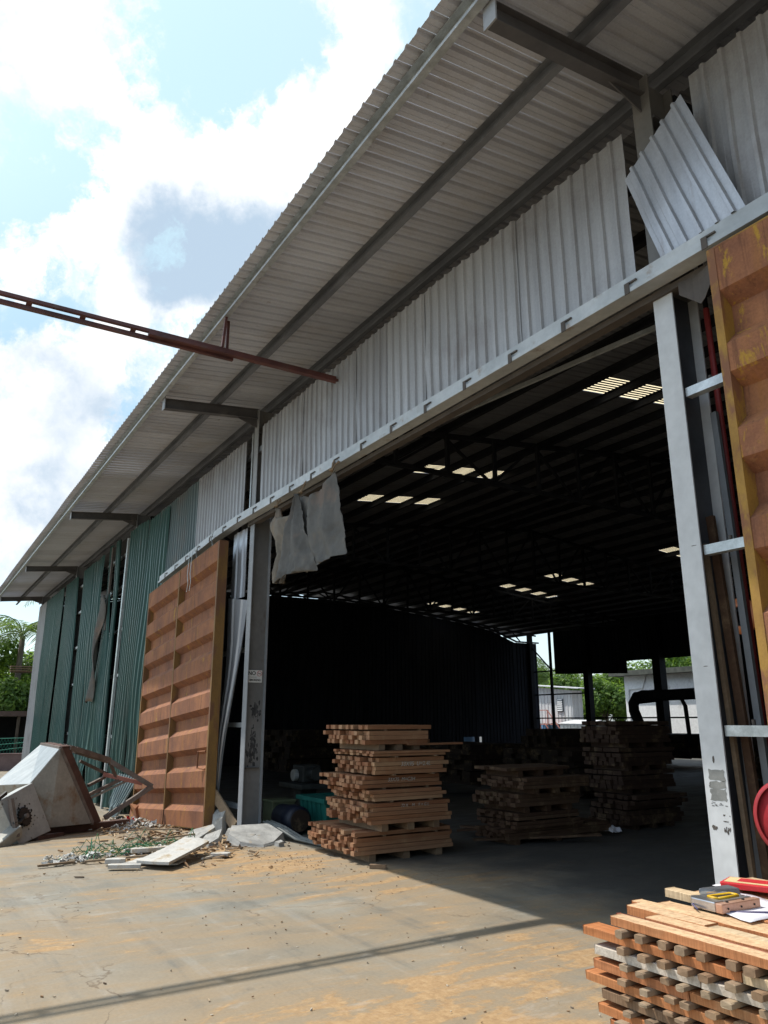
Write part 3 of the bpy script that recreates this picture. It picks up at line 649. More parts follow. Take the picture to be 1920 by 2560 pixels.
mb = MB(); corr(mb, [(-17.9, 4.24, .5), (-16.3, 4.26, .5), (-17.7, 4.02, -.2), (-16.45, 3.9, -.24)], .2, .03, n=6, crumple=.3, seed=20); mb.build('wall_sheet', 'greendull', WH)
MB().bar((-19.08, 4.28, 6.0), (-19.45, 4.28, gz(-19.4)), .1, .06, (0, 1, 0)).build('post', 'galv', WH)
MB().bar((-20.85, 4.29, 6.1), (-20.95, 4.29, 3.9), .12, .05, (0, 1, 0)).build('post', 'brown', WH)
for z in (1.2, 2.65, 3.78, 4.9, 5.75):
    MB().box(-33.9, -16.3, 4.43, 4.5, z, z + .07).build('girt', 'galv', WH)
for z in (.32, 1.5, 2.65, 3.78):
    MB().box(-12.6, -11.13, 4.5, 4.56, z, z + .07).build('girt', 'galv', WH)
    o = MB().box(-3.08, 1.5, 4.385, 4.45, z, z + .065).build('girt', 'galv', WH)
    MB().tube([(-2.9, 4.42, z + .066), (-2.9, 4.42, z + .1)], .012, 8).build('bolt', 'brown', o)
# torn grey sheets left of the left column
clad('wall_sheet', [(-11.95, 4.40, 4.62), (-11.3, 4.40, 4.62), (-11.98, 4.40, 3.5), (-11.33, 4.40, 3.5)], 'cladwhite', n=3, jit=.02, seed=31, pitch=.24)
clad('wall_sheet', [(-12.0, 4.385, 3.55), (-11.2, 4.385, 3.42), (-12.05, 4.37, .1), (-11.95, 4.34, .06)], 'cladwhite', n=10, jit=.08, seed=32, pitch=.3)
# track, lintel and clips
tr_ = MB(); TX = [(-15.7, -.31), (-14.6, -.22), (-13.4, -.12), (-12.3, -.035), (-11.4, 0), (8.6, 0)]
for (a, da), (b, db) in zip(TX[:-1], TX[1:]):
    tr_.hexa([(a, 4.2, 4.665 + da), (b, 4.2, 4.665 + db), (b, 4.33, 4.665 + db), (a, 4.33, 4.665 + da), (a, 4.2, 4.8 + da), (b, 4.2, 4.8 + db), (b, 4.33, 4.8 + db), (a, 4.33, 4.8 + da)])
    tr_.hexa([(a, 4.175, 4.655 + da), (b, 4.175, 4.655 + db), (b, 4.199, 4.655 + db), (a, 4.199, 4.655 + da), (a, 4.175, 4.69 + da), (b, 4.175, 4.69 + db), (b, 4.199, 4.69 + db), (a, 4.199, 4.69 + da)])
tro = tr_.build('door_track', 'track', WH)
x = -15.2
while x < -1.5:
    d = 0
    for (a, da), (b, db) in zip(TX[:-1], TX[1:]):
        if a <= x <= b: d = da + (db - da) * (x - a) / (b - a)
    m_ = MB().box(x - .022, x + .022, 4.168, 4.1745, 4.645 + d, 4.735 + d); m_.box(x - .022, x + .075, 4.186, 4.1995, 4.735 + d, 4.748 + d); m_.build('track_clip', 'brown', tro); x += .66
MB().box(-11.2, 8.6, 4.335, 4.43, 4.60, 4.65).build('lintel', 'brown', WH)
MB().bar((-3.3, 4.95, 4.74), (-7.2, 4.66, 4.86), .03, .04).build('brace', 'galv', WH)
MB().tube([(-3.05, 4.7, 4.55), (-3.01, 4.7, 0)], .022, 10).build('red_pipe', 'redpipe', WH)
# torn flap under the lintel, right of the white column
mb = MB(); mb.grid([[(-2.98 + .62 * u, 4.3 + .03 * math.sin(u * 9), 4.6 - v * (.05 + .19 * max(0, 1 - abs(u - .25) * 3.0) + .1 * max(0, 1 - abs(u - .7) * 4)) ) for u in linsp(0, 1, 14)] for v in linsp(0, 1, 4)]); mb.build('torn_flashing', 'brown', WH, solid=.004)
clad('wall_sheet', [(-2.75, 4.36, 4.25), (-2.3, 4.36, 4.5), (-2.55, 4.37, 3.4), (-2.1, 4.37, 3.5)], 'cladwhite', n=3, seed=34, pitch=.2, h=.03)
clad('wall_sheet', [(-2.72, 4.34, 4.6), (-2.3, 4.34, 4.6), (-2.68, 4.345, 4.3), (-2.3, 4.345, 4.3)], 'clad', n=2, seed=35)

# loose sheet slipped out of the wall
ls = MB(); corr(ls, [(-3.30, 4.25, 5.66), (-2.68, 4.15, 5.92), (-3.04, 4.23, 4.80), (-2.36, 4.2, 4.80)], .125, .024, (0, -1, 0), 14, .008, 0, 40)
tag(ls.build('loose_sheet', 'cladwhite', solid=.002), 'pale corrugated sheet hanging tilted out of the upper wall above the white column', 'metal sheet')

# ------------------------------------------------------------------ sliding doors
def sliding_door(name, x0, x1, y0, ztop, tops, rec, shear, zbot, mat, edge, label, xm, handle=True):
    z = lambda x, q: q + shear * (x - x1)
    t = thing(name, ((x0 + x1) / 2, y0, zbot), label, 'sliding door', 'rusty container steel sliding doors')
    e = .055
    for a, b in ((x0 + e, xm - .025), (xm + .025, x1 - e)):
        mb = MB(); prf = [(0, ztop)]
        for q in tops: prf += [(0, q), (.105, q - .085), (.105, q - rec + .10), (0, q - rec)]
        prf.append((0, zbot))
        n = 12; rows = []
        for d, q in prf: rows.append([(x, y0 + d + .006 * noise.noise(Vector((x * 2, q * 2, 5))), z(x, q)) for x in linsp(a, b, n)])
        mb.grid(rows[::-1])
        mb.build('panel', mat, t)
    mb = MB()
    for a, b in ((x0, x0 + e), (x1 - e, x1)):
        mb.hexa([(a, y0 - .004, z(a, zbot)), (b, y0 - .004, z(b, zbot)), (b, y0 + .15, z(b, zbot)), (a, y0 + .15, z(a, zbot)), (a, y0 - .004, z(a, ztop)), (b, y0 - .004, z(b, ztop)), (b, y0 + .15, z(b, ztop)), (a, y0 + .15, z(a, ztop))])
    for q0, q1 in ((zbot - .012, zbot - .001), (ztop + .001, ztop + .012)):
        mb.hexa([(x0, y0 - .002, z(x0, q0)), (x1, y0 - .002, z(x1, q0)), (x1, y0 + .15, z(x1, q0)), (x0, y0 + .15, z(x0, q0)), (x0, y0 - .002, z(x0, q1)), (x1, y0 - .002, z(x1, q1)), (x1, y0 + .15, z(x1, q1)), (x0, y0 + .15, z(x0, q1))])
    mb.build('frame', edge, t)
    zb2 = tops[-1] - rec
    MB().hexa([(xm - .025, y0 - .006, z(xm, zb2)), (xm + .025, y0 - .006, z(xm, zb2)), (xm + .025, y0 + .12, z(xm, zb2)), (xm - .025, y0 + .12, z(xm, zb2)), (xm - .025, y0 - .006, z(xm, ztop)), (xm + .025, y0 - .006, z(xm, ztop)), (xm + .025, y0 + .12, z(xm, ztop)), (xm - .025, y0 + .12, z(xm, ztop))]).build('mullion', edge, t)
    MB().quad([(x0, y0 + .16, z(x0, zbot)), (x1, y0 + .16, z(x1, zbot)), (x1, y0 + .16, z(x1, ztop)), (x0, y0 + .16, z(x0, ztop))]).build('back_plate', 'brown', t)
    if handle:
        MB().tube([(-11.77, y0 - .004, 1.15), (-11.95, y0 - .06, 1.14), (-11.95, y0 - .06, .9), (-11.77, y0 - .004, .89)], .013, 8).build('handle', mat, t)
    return t
D1 = sliding_door('sliding_door', -15.83, -11.67, 4.05, 4.43, [4.12, 3.54, 2.97, 2.38, 1.81, 1.22, .64], .345, .075, .06, 'rust', 'yellow',
    'tall rusty brown ribbed sliding door, fully seen, left of the NO SMOKING column', -13.75)
# dented lower corner of that door
mb = MB(); mb.add([(-15.84, 4.0, -.24), (-15.2, 4.0, -.2), (-15.3, 3.97, .02), (-15.6, 3.93, .1), (-15.84, 4.03, .02), (-15.84, 4.1, -.24), (-15.2, 4.06, -.2), (-15.5, 4.08, .06)], [(0, 1, 2, 3, 4), (5, 0, 4), (1, 6, 2), (2, 6, 7, 3), (3, 7, 5, 4)]); mb.build('dented_corner', 'rust', D1)
for x in (-13.2, -13.05): MB().tube([(x + .02, 4.03, 4.5), (x, 4.02, 4.1), (x + .03, 4.03, 3.95), (x - .02, 4.03, 3.8)], .006, 6).build('tie_wire', 'galv', D1)
sliding_door('sliding_door', -2.555, 1.45, 4.02, 4.5, [4.2, 3.645, 3.09, 2.54, 1.975, 1.41, .85], .37, 0, .1, 'rusty2', 'yellow2',
    'rusty sliding door with worn yellow paint and edge, cut by the right picture edge', -.5, False)

# ------------------------------------------------------------------ gantry rail out of the wall
GA = thing('rail_gantry', (-8.2, 1.0, 5.93), 'red brown double rail beam sticking out from under the eave over the yard', 'gantry beam')
MB().box(-8.225, -8.175, -6, 4.33, 5.945, 5.985).build('rail', 'redpaint', GA)
MB().box(-8.285, -8.235, -6, 2.9, 5.878, 5.922).build('rail', 'redpaint', GA)
y = -5.5
while y < 1.9:
    MB().hexa([(-8.28, y, 5.923), (-8.24, y, 5.923), (-8.24, y + .06, 5.923), (-8.28, y + .06, 5.923), (-8.22, y, 5.944), (-8.18, y, 5.944), (-8.18, y + .06, 5.944), (-8.22, y + .06, 5.944)]).build('spacer', 'redpaint', GA); y += .55
MB().box(-8.23, -8.15, 1.85, 4.32, 5.905, 5.943).build('splice_beam', 'redpaint', GA)
MB().bar((-8.2, 2.74, 6.0), (-8.2, 2.77, 6.44), .03).build('hanger', 'redpaint', GA)
MB().bar((-8.33, 2.84, 5.95), (-8.33, 2.84, 6.44), .035).build('hanger', 'redpaint', GA)

# ------------------------------------------------------------------ tarpaulin tied under the track
def lerp_poly(L, u):
    q = u * (len(L) - 1); i = min(int(q), len(L) - 2); t = q - i; return Vector((L[i][0] + (L[i + 1][0] - L[i][0]) * t, 0, L[i][1] + (L[i + 1][1] - L[i][1]) * t))
def cloth(left, right, bottom, y0, seed, folds, bulge, top=None):
    """one hanging fold of cloth between a left and a right edge; the last row runs along bottom"""
    mb = MB(); rows = []; nv, nu = 46, 46
    for v in linsp(0, 1, nv):
        a_, b_ = lerp_poly(left, v), lerp_poly(right, v); row = []
        for u in linsp(0, 1, nu):
            p = a_.lerp(b_, u)
            if top and v < .5: p = p.lerp(lerp_poly(top, u), (1 - v / .5) ** 2)
            if v > .7: p = p.lerp(lerp_poly(bottom, u), ((v - .7) / .3) ** 2)
            y = y0 - bulge * math.sin(math.pi * u) * (.25 + .75 * v)
            for c_, amp, wd in folds:
                d = (u - c_ - .05 * math.sin(v * 4 + seed)) / (wd * (.6 + .8 * v)); y -= amp * max(0, 1 - abs(d)) * (.4 + .6 * v)
            y += .05 * noise.noise(Vector((p.x * 4 + seed, p.z * 2.2, 1))) + .030 * (abs(noise.noise(Vector((p.x * 9 + seed, p.z * 6 + p.x * 3, 2)))) - .2) + .012 * noise.noise(Vector((p.x * 24, p.z * 20, 2)))
            row.append((p.x, y, p.z))
        rows.append(row)
    mb.grid(rows); return mb
TP = thing('tarpaulin', (-9, 4.12, 4.6), 'dirty grey tarpaulin tied in three bunches below the door track beside the left column', 'tarpaulin')
LL = [(-9.54, 4.47), (-9.63, 4.37), (-9.74, 4.26), (-9.66, 4.12), (-9.53, 3.98), (-9.41, 3.78), (-9.41, 3.60), (-9.43, 3.38)]
LR = [(-9.48, 4.46), (-9.35, 4.27), (-8.90, 4.27), (-8.93, 4.16), (-9.0, 3.97), (-9.08, 3.74), (-9.15, 3.55), (-9.17, 3.36)]
ML = [(-8.75, 4.46), (-8.86, 4.30), (-8.95, 4.17), (-9.04, 3.97), (-9.14, 3.77), (-9.21, 3.57), (-9.22, 3.44), (-9.23, 3.35)]
MR = [(-8.71, 4.46), (-8.61, 4.22), (-8.49, 4.02), (-8.35, 3.79), (-8.23, 3.60), (-8.14, 3.43), (-8.12, 3.37), (-8.12, 3.35)]
RL = [(-8.93, 4.47), (-8.99, 4.26), (-8.98, 4.04), (-8.92, 3.84), (-8.82, 3.66), (-8.70, 3.53), (-8.60, 3.44), (-8.52, 3.39)]
RR = [(-7.86, 4.54), (-7.74, 4.25), (-7.67, 4.08), (-7.62, 3.91), (-7.57, 3.74), (-7.53, 3.58), (-7.50, 3.48), (-7.50, 3.44)]
cloth(LL, LR, [(-9.43, 3.38), (-9.3, 3.365), (-9.17, 3.36)], 4.12, 1, ((.35, .07, .3), (.8, -.08, .2)), .05).build('cloth_fold', 'tarpbeige', TP, True, .004)
cloth(ML, MR, [(-9.23, 3.35), (-8.98, 3.31), (-8.86, 3.37), (-8.58, 3.38), (-8.12, 3.35)], 4.03, 5, ((.24, .10, .16), (.62, .07, .22), (.9, -.05, .2)), .07).build('cloth_fold', 'tarp', TP, True, .004)
cloth(RL, RR, [(-8.52, 3.39), (-8.24, 3.40), (-7.94, 3.43), (-7.77, 3.45), (-7.50, 3.44)], 4.12, 9, ((.2, .05, .15), (.48, .09, .14), (.78, .06, .16)), .03, [(-8.93, 4.47), (-8.66, 4.43), (-8.48, 4.35), (-8.20, 4.38), (-8.05, 4.44), (-7.86, 4.56)]).build('cloth_fold', 'tarp', TP, True, .004)
for x, z in ((-9.52, 4.52), (-8.73, 4.52), (-7.87, 4.58)):
    mb = MB()
    for q in range(5):
        a = R.uniform(-.12, .12); mb.tube([(x, 4.1, z - .05), (x + a * .4, 4.12, z + .04), (x + a, 4.15, z + R.uniform(.06, .14))], .009, 5)
    mb.tube([(x - .04, 4.1, z - .02), (x, 4.07, z - .03), (x + .04, 4.1, z - .02)], .014, 6); mb.build('tie_rope', 'scrapwood', TP)
for x, z in ((-12.35, 4.62), (-13.15, 4.52)):
    mb = MB(); mb.tube([(x - .12, 4.15, z + .06), (x, 4.13, z), (x + .08, 4.14, z + .12)], .008, 5); mb.tube([(x, 4.13, z), (x + .16, 4.1, z - .14), (x + .2, 4.1, z - .36)], .006, 5)
    tag(mb.build('wire_tie', 'galv'), 'loose grey wire twist ' + ('near the right end' if x > -12.8 else 'near the middle') + ' of the track over the left sliding door', 'wire tie', 'wire ties on the door track')
# strip of torn cloth in the green wall gap
mb = MB(); rows = []
for v in linsp(0, 1, 24):
    xc = -21.15 - .42 * v + .10 * math.sin(v * 11); wd = .20 + .12 * math.sin(v * 7 + .5)
    rows.append([(xc + (u - .5) * wd * 2, 4.18 + .06 * math.sin(u * 6 + v * 9), 4.8 - 2.75 * v + .05 * math.sin(u * 3)) for u in linsp(0, 1, 8)])
mb.grid(rows); tag(mb.build('torn_cloth', 'tarp', None, True, .004), 'long torn strip of pale cloth hanging in a gap of the green sheet wall', 'torn cloth')

# ------------------------------------------------------------------ NO SMOKING sign
SX = -11.045
SG = thing('warning_sign', (SX, 4.495, 2.245), 'small white NO SMOKING sign fixed on the grey left column', 'sign')
MB().box(SX, SX + .004, 4.375, 4.615, 2.155, 2.338).build('panel', 'signwhite', SG)
rot = (rad(90), 0, rad(90))
text('lettering', 'NO', .08, 'ink', (SX + .0045, 4.452, 2.288), rot, SG, sx=.95, bold=.0018)
text('lettering', 'SMOKING', .046, 'ink', (SX + .0045, 4.502, 2.19), rot, SG, sx=.9, bold=.001)
mb = MB(); cy, cz = 4.572, 2.289
mb.tube([(SX + .005, cy + .038 * math.cos(t), cz + .038 * math.sin(t)) for t in linsp(0, 2 * math.pi, 25)], .004, 6, 0, False)
mb.bar((SX + .006, cy - .026, cz + .026), (SX + .006, cy + .026, cz - .026), .003, .007, (1, 0, 0)); mb.build('prohibition_symbol', 'signred', SG)
mb = MB(); mb.box(SX + .0045, SX + .006, cy - .024, cy + .012, cz - .008, cz + .001); mb.box(SX + .0045, SX + .006, cy + .0135, cy + .022, cz - .008, cz + .001)
mb.tube([(SX + .005, cy + .02, cz + .004), (SX + .005, cy + .014, cz + .011), (SX + .005, cy + .02, cz + .017)], .0018, 5); mb.build('cigarette_symbol', 'ink', SG)
MB().box(SX + .0043, SX + .0052, 4.395, 4.53, 2.232, 2.236).build('underline', 'ink', SG)

# ------------------------------------------------------------------ column foot
PD = MB(); n = 14
prof_ = [(0.40, -.05), (.36, .06), (.28, .09), (.24, .105)]
for (ra, za), (rb, zb) in zip(prof_[:-1], prof_[1:]):
    pass
PDo = MB(); PDo.hexa([(-11.32, 4.22, -.05), (-10.78, 4.22, -.05), (-10.78, 4.85, -.05), (-11.32, 4.85, -.05), (-11.27, 4.27, .10), (-10.83, 4.27, .10), (-10.83, 4.8, .10), (-11.27, 4.8, .10)])
tag(PDo.build('concrete_footing', 'stone', bevel=.015), 'squat concrete footing block under the NO SMOKING column', 'footing')
def chunk(name, c, size, seed, mat='rubble', flat=.4, tilt=(0, 0)):
    rr = random.Random(seed); bm = bmesh.new(); bmesh.ops.create_icosphere(bm, subdivisions=2, radius=1)
    mt = Matrix.Rotation(tilt[0], 3, 'X') @ Matrix.Rotation(tilt[1], 3, 'Y')
    for v in bm.verts:
        p = v.co.copy(); p = Vector((max(-.72, min(.72, p.x)), max(-.7, min(.7, p.y)), max(-.55, min(.55, p.z))))
        p *= 1 + .22 * noise.noise(p * 1.7 + Vector((seed, 0, 0))); v.co = mt @ Vector((p.x * size[0], p.y * size[1], p.z * size[2])) + Vector(c)
    me = bpy.data.meshes.new(name); bm.to_mesh(me); bm.free(); me.materials.append(MT[mat]); o = bpy.data.objects.new(name, me); COL.objects.link(o); return o
GR = 'broken concrete at the column foot'
def rub(pts, th_, lb, mat='rubble'):
    mb = MB(); n_ = len(pts); c = sum((V(p) for p in pts), V((0, 0, 0))) / n_
    top = [V(p) for p in pts]; bot = [V((p.x + (p.x - c.x) * .12, p.y + (p.y - c.y) * .12, max(gz(p.x) - .01, p.z - th_))) for p in top]
    rows_t = [[c.lerp(p, t) + V((0, 0, .012 * noise.noise(p * 7 + V((t * 3, 0, 0))))) for p in top + top[:1]] for t in (0.02, .35, .7, 1)]
    mb.grid(rows_t); mb.grid([top + top[:1], [a_.lerp(b_, .5) + V((.012 * noise.noise(a_ * 9), .012 * noise.noise(a_ * 8), 0)) for a_, b_ in zip(top + top[:1], bot + bot[:1])], bot + bot[:1]])
    return tag(mb.build('concrete_lump', mat), lb, 'concrete lump', GR)
V = Vector
rub([(-10.72, 4.12, .20), (-10.45, 3.98, .13), (-10.2, 4.05, .06), (-10.02, 4.3, .03), (-10.1, 4.48, .04), (-10.25, 4.68, .12), (-10.62, 4.62, .21)], .2, 'broad tilted slab of broken concrete right of the left column foot')
rub([(-10.95, 4.02, .13), (-10.72, 3.98, .16), (-10.5, 3.86, .09), (-10.42, 3.70, .04), (-10.62, 3.66, .05), (-10.85, 3.80, .09)], .15, 'middle piece of broken concrete in front of the left column foot')
rub([(-11.28, 4.05, .16), (-11.05, 4.0, .15), (-10.85, 3.72, .06), (-10.78, 3.55, .03), (-11.05, 3.55, .04), (-11.3, 3.75, .10)], .15, 'pale broken concrete piece at the left front of the column foot')
rub([(-11.6, 4.36, .40), (-11.42, 4.30, .36), (-11.38, 4.22, .22), (-11.55, 4.14, .18), (-11.72, 4.2, .28)], .4, 'dark grey concrete lump between the left door and column foot', 'stone')
rub([(-10.05, 4.56, .06), (-9.92, 4.55, .06), (-9.9, 4.47, .05), (-10.02, 4.46, .05)], .06, 'small grey concrete bit at the right end of the tilted slab')
rub([(-10.5, 3.62, .05), (-10.38, 3.6, .05), (-10.36, 3.5, .04), (-10.48, 3.5, .04)], .05, 'small pale concrete bit on the sawdust before the column foot')
tag(MB().bar((-11.75, 4.2, .55), (-11.2, 4.35, .12), .03, .16).build('wood_offcut', 'scrapwood'), 'short plank leaning beside the left column foot', 'plank')
mb = MB()
for q, (dy, rr_) in enumerate(((0, .025), (.06, .022), (-.05, .018))):
    mb.tube([(-10.85, 4.7 + dy, .2), (-10.5, 4.75 + dy, .16), (-10.1, 4.85 + dy, .05), (-9.7, 4.95 + dy, .03), (-9.1, 5.1 + dy * 2, .03)], rr_, 8)
tag(mb.build('hose_bundle', 'hose', None, True), 'bundle of grey hoses running from the left column to the timber stack', 'hoses')

# ------------------------------------------------------------------ toppled hopper
HP = thing('toppled_hopper', (-13.2, 2.2, gz(-13.2)), 'toppled galvanised feed hopper with rusty support legs lying left of the rusty door', 'hopper')
V = Vector
A, B = V((-13.26, 2.21, 1.19)), V((-13.6, 2.87, .02)); E = V((-1.25, -.10, .03)); D_, C_ = A + E, B + E
a, b = V((-13.05, 1.80, .69)), V((-13.08, 2.14, .06)); d, c = V((-14.05, 1.40, .62)), V((-14.0, 1.75, .0))
MB().add([A, B, b, a], [(0, 1, 2, 3)]).build('side_panel', 'hopper', HP, solid=.012)
MB().add([D_, A, a, d], [(0, 1, 2, 3)]).build('top_panel', 'hopperbright', HP, solid=.012)
MB().add([D_, C_, c, d], [(3, 2, 1, 0)]).build('side_panel', 'hopper', HP, solid=.012)
MB().add([B, C_, c, b], [(3, 2, 1, 0)]).build('side_panel', 'hopper', HP, solid=.012)
MB().add([a, b, c, d], [(0, 1, 2, 3)]).build('end_panel', 'hopper', HP, solid=.012)
ax_ = V((-.16, .16, .0)); mb = MB()
P8 = [A, B, C_, D_]; Q8 = [p + ax_ + (q - p).normalized() * .0 for p, q in zip(P8, P8)]
for i in range(4):
    p, q = P8[i], P8[(i + 1) % 4]; mb.add([p, q, q + ax_, p + ax_], [(0, 1, 2, 3)])
mb.build('rim', 'hopperrust', HP, solid=.02)
mb = MB()
for i in range(4):
    p, q = P8[i], P8[(i + 1) % 4]; mb.bar(p, q, .035, .05)
mb.build('rim_flange', 'legrust', HP)
# chewed upper edge of the rim
mb = MB(); rows = [[A.lerp(D_, u) + V((0, .02, .02 + .025 * noise.noise(V((u * 9, j, 0))))) + ax_ * j * .5 for u in linsp(0, 1, 16)] for j in (0, 1, 2)]
mb.grid(rows); mb.build('torn_lip', 'hopperrust', HP, solid=.012)
def leg(p, q, wd=.045, name='leg', mat='legrust'):
    wd *= 1.3; return MB().bar(p, q, wd, wd).build(name, mat, HP)
T1, T2, T3 = V((-13.62, 2.5, 1.15)), V((-13.99, 3.13, .95)), V((-13.92, 3.87, .51)); L3b = V((-13.82, 3.1, .06))
leg(T1, T2, .07); leg(T2, T3, .06); leg(T3, L3b, .055); leg(A + ax_, T2, .05)
leg((-14.14, 2.69, .95), (-14.33, 3.34, .64), .035, 'brace'); leg((-13.97, 2.85, .42), (-14.17, 3.4, .63), .04, 'brace')
leg((-13.97, 2.85, .35), (-14.17, 3.5, .60), .025, 'brace', 'hopper'); leg((-14.16, 2.86, .55), (-14.42, 3.18, .66), .035, 'brace')
leg((-14.2, 3.1, .72), (-14.1, 3.75, .55), .05, 'brace', 'pink'); leg(T2, (-14.2, 3.35, .6), .03, 'brace')
leg(D_ + ax_, (-14.6, 3.0, .98), .05); leg((-14.6, 3.0, .98), T2, .045)
# mesh strip between the two upper legs
mb = MB(); n = 22
for i in range(n):
    u0 = (i + .1) / n; u1 = (i + .62) / n
    p0, p1 = T1.lerp(T2, u0), T1.lerp(T2, u1); q0, q1 = (D_ + ax_).lerp(V((-14.6, 3.0, .98)), u0), (D_ + ax_).lerp(V((-14.6, 3.0, .98)), u1)
    q0, q1 = p0.lerp(q0, .45), p1.lerp(q1, .45); up_ = V((0, 0, .035)); mb.add([p0 + up_, p1 + up_, q1 + up_, q0 + up_, p0 + up_ * 1.3, p1 + up_ * 1.3, q1 + up_ * 1.3, q0 + up_ * 1.3], [(3, 2, 1, 0), (4, 5, 6, 7), (0, 1, 5, 4), (1, 2, 6, 5), (2, 3, 7, 6), (3, 0, 4, 7)])
for j in range(5):
    t = j / 4 * .45; mb.bar(T1.lerp(D_ + ax_, t) + V((0, 0, .05)), T2.lerp(V((-14.6, 3.0, .98)), t) + V((0, 0, .05)), .018, .012)
mb.build('mesh_strip', 'legrust', HP)
pl = [V((-12.43, 1.67, -.075)), V((-12.94, 2.15, .03)), V((-12.92, 1.82, .72)), V((-12.42, 1.35, .53))]
nn = (pl[1] - pl[0]).cross(pl[3] - pl[0]).normalized()
if nn.dot(V((0, 0, 1.6)) - pl[0]) < 0: nn = -nn
bk = -nn * .28
MB().hexa([pl[0] + bk, pl[1] + bk, pl[1], pl[0], pl[3] + bk, pl[2] + bk, pl[2], pl[3]]).build('drive_plate', 'plategrey', HP, bevel=.008)
sc = pl[0] * .32 + pl[1] * .2 + pl[2] * .2 + pl[3] * .28; e1 = (pl[1] - pl[0]).normalized(); e2 = nn.cross(e1)
def gear(r0, r1, teeth, th):
    p = []
    for i in range(teeth * 2):
        r = r1 if i % 2 else r0
        for da in (-.3, .3): an = math.pi * (i + da) / teeth; p.append(sc + (e1 * math.cos(an) + e2 * math.sin(an)) * r + nn * .006)
    return MB().prism(p, nn * th)
gear(.115, .135, 18, .03).build('sprocket', 'grease', HP)
MB().tube([sc + nn * .03, sc + nn * .075], .032, 12).build('shaft', 'legrust', HP)
mb = MB(); pr = random.Random(5)
for q in range(26):
    an = pr.uniform(0, 6.28); rr_ = pr.uniform(.12, .2); o_ = sc + e1 * (rr_ * math.cos(an) * 1.1 + .05) + e2 * (rr_ * math.sin(an)) + nn * (.002 + q * .0001); s_ = pr.uniform(.006, .03)
    mb.prism([o_ + e1 * s_ * math.cos(t) * pr.uniform(.5, 1) + e2 * s_ * math.sin(t) * pr.uniform(.5, 1) for t in linsp(0, 5.6, 7)], nn * .001)
mb.build('grease_smear', 'grease', HP)
MB().tube([sc + nn * .02 - e1 * .02, sc - e1 * .16 - e2 * .05 + nn * .05, sc - e1 * .3 - e2 * .02 + nn * .07], .022, 6).build('chain', 'grease', HP)
MB().bar(sc - e1 * .3 - e2 * .22 + nn * .06, sc - e1 * .22 + e2 * .3 + nn * .06, .06, .05).build('bracket', 'legrust', HP)
MB().bar(pl[3] - e1 * .12 - e2 * .0, pl[3] + e1 * .16 + e2 * .07, .03, .05).build('bracket', 'grease', HP)
MB().bar(sc - e1 * .75 - e2 * .25, sc - e1 * .2 - e2 * .13, .18, .16).build('motor', 'hopper', HP, bevel=.02)
MB().bar((-13.55, 2.1, gz(-13.5) + .05), (-14.45, 3.62, gz(-14.4) + .06), .14, .10).build('skid_beam', 'hopperrust', HP)
MB().bar((-13.3, 2.35, gz(-13.4) + .03), (-12.75, 1.9, gz(-12.8) + .03), .12, .06).build('skid_beam', 'hopperrust', HP)
# crumpled sheet behind it
mb = MB(); mb.grid([[(-14.3 - .6 * u, 1.1 + .5 * v + .05 * u, -.1 + .75 * v * (1 - .4 * u) + .08 * noise.noise(V((u * 4, v * 4, 9)))) for u in linsp(0, 1, 14)] for v in linsp(0, 1, 12)])
tag(mb.build('crumpled_sheet', 'greytarp', None, True, .01), 'crumpled blue grey sheet lying behind the toppled hopper', 'plastic sheet')

# ------------------------------------------------------------------ timber packs
UB = {}
def unit_board(mat):
    if mat not in UB:
        me = MB(); me.box(-.5, .5, -.5, .5, -.5, .5); o = me.build('board', mat); UB[mat] = o.data; bpy.data.objects.remove(o)
    return UB[mat]
def kid(par, name, mat, x0, x1, y0, y1, z0, z1):
    o = bpy.data.objects.new(name, unit_board(mat)); COL.objects.link(o); o.parent = par; off = BASE[par.name]
    o.location = (Vector(((x0 + x1) / 2, (y0 + y1) / 2, (z0 + z1) / 2)) - off); o.scale = (abs(x1 - x0), abs(y1 - y0), abs(z1 - z0)); return o
def pack(label, xr, width, y0, y1, z0, z1, cols, rows, mat, group, protr=.08, seed=0, bearers=3, bh=.07, stickers=(), back=.05):
    """a pack of boards running along y; ends face the yard. xr = right side"""
    rr = random.Random(seed); t = thing('timber_pack', (xr - width / 2, (y0 + y1) / 2, z0), label, 'timber pack', group)
    cw = width / cols; zz = z0
    if bearers:
        for q in range(bearers):
            yb = y0 + .16 + (y1 - y0 - .4) * q / (bearers - 1); kid(t, 'bearer', 'bearer' if mat == 'board' else mat, xr - width + .04, xr - .03, yb, yb + .09, z0, z0 + bh - .001)
        zz += bh
    nst = len(stickers); rh = (z1 - zz - .016 * nst) / rows
    for r_ in range(rows):
        if r_ in stickers:
            for q in (.25, .8):
                yb = y0 + (y1 - y0) * q; kid(t, 'sticker', 'bearer' if mat == 'board' else mat, xr - width + .03, xr + .004, yb, yb + .035, zz, zz + .015)
            zz += .016
        rowp = rr.uniform(0, protr)
        for c_ in range(cols):
            xa = xr - width + c_ * cw + rr.uniform(0, .006); xb = xa + cw - .007 - rr.uniform(0, .012)
            if c_ == cols - 1: xb = xr + rr.uniform(-.012, .006); 
            p = rr.uniform(-protr, protr) - rowp * .3; e = rr.uniform(-back, back)
            kid(t, 'board', mat, xa, xb, y0 + p, y1 + e, zz + .0012, zz + rh - rr.uniform(.001, .004))
        zz += rh
    return t
k_ = 1.04
def sx1(x): return x * k_
G1 = 'timber packs of the tall front stack'
XR = -8.27; Y1 = 4.74
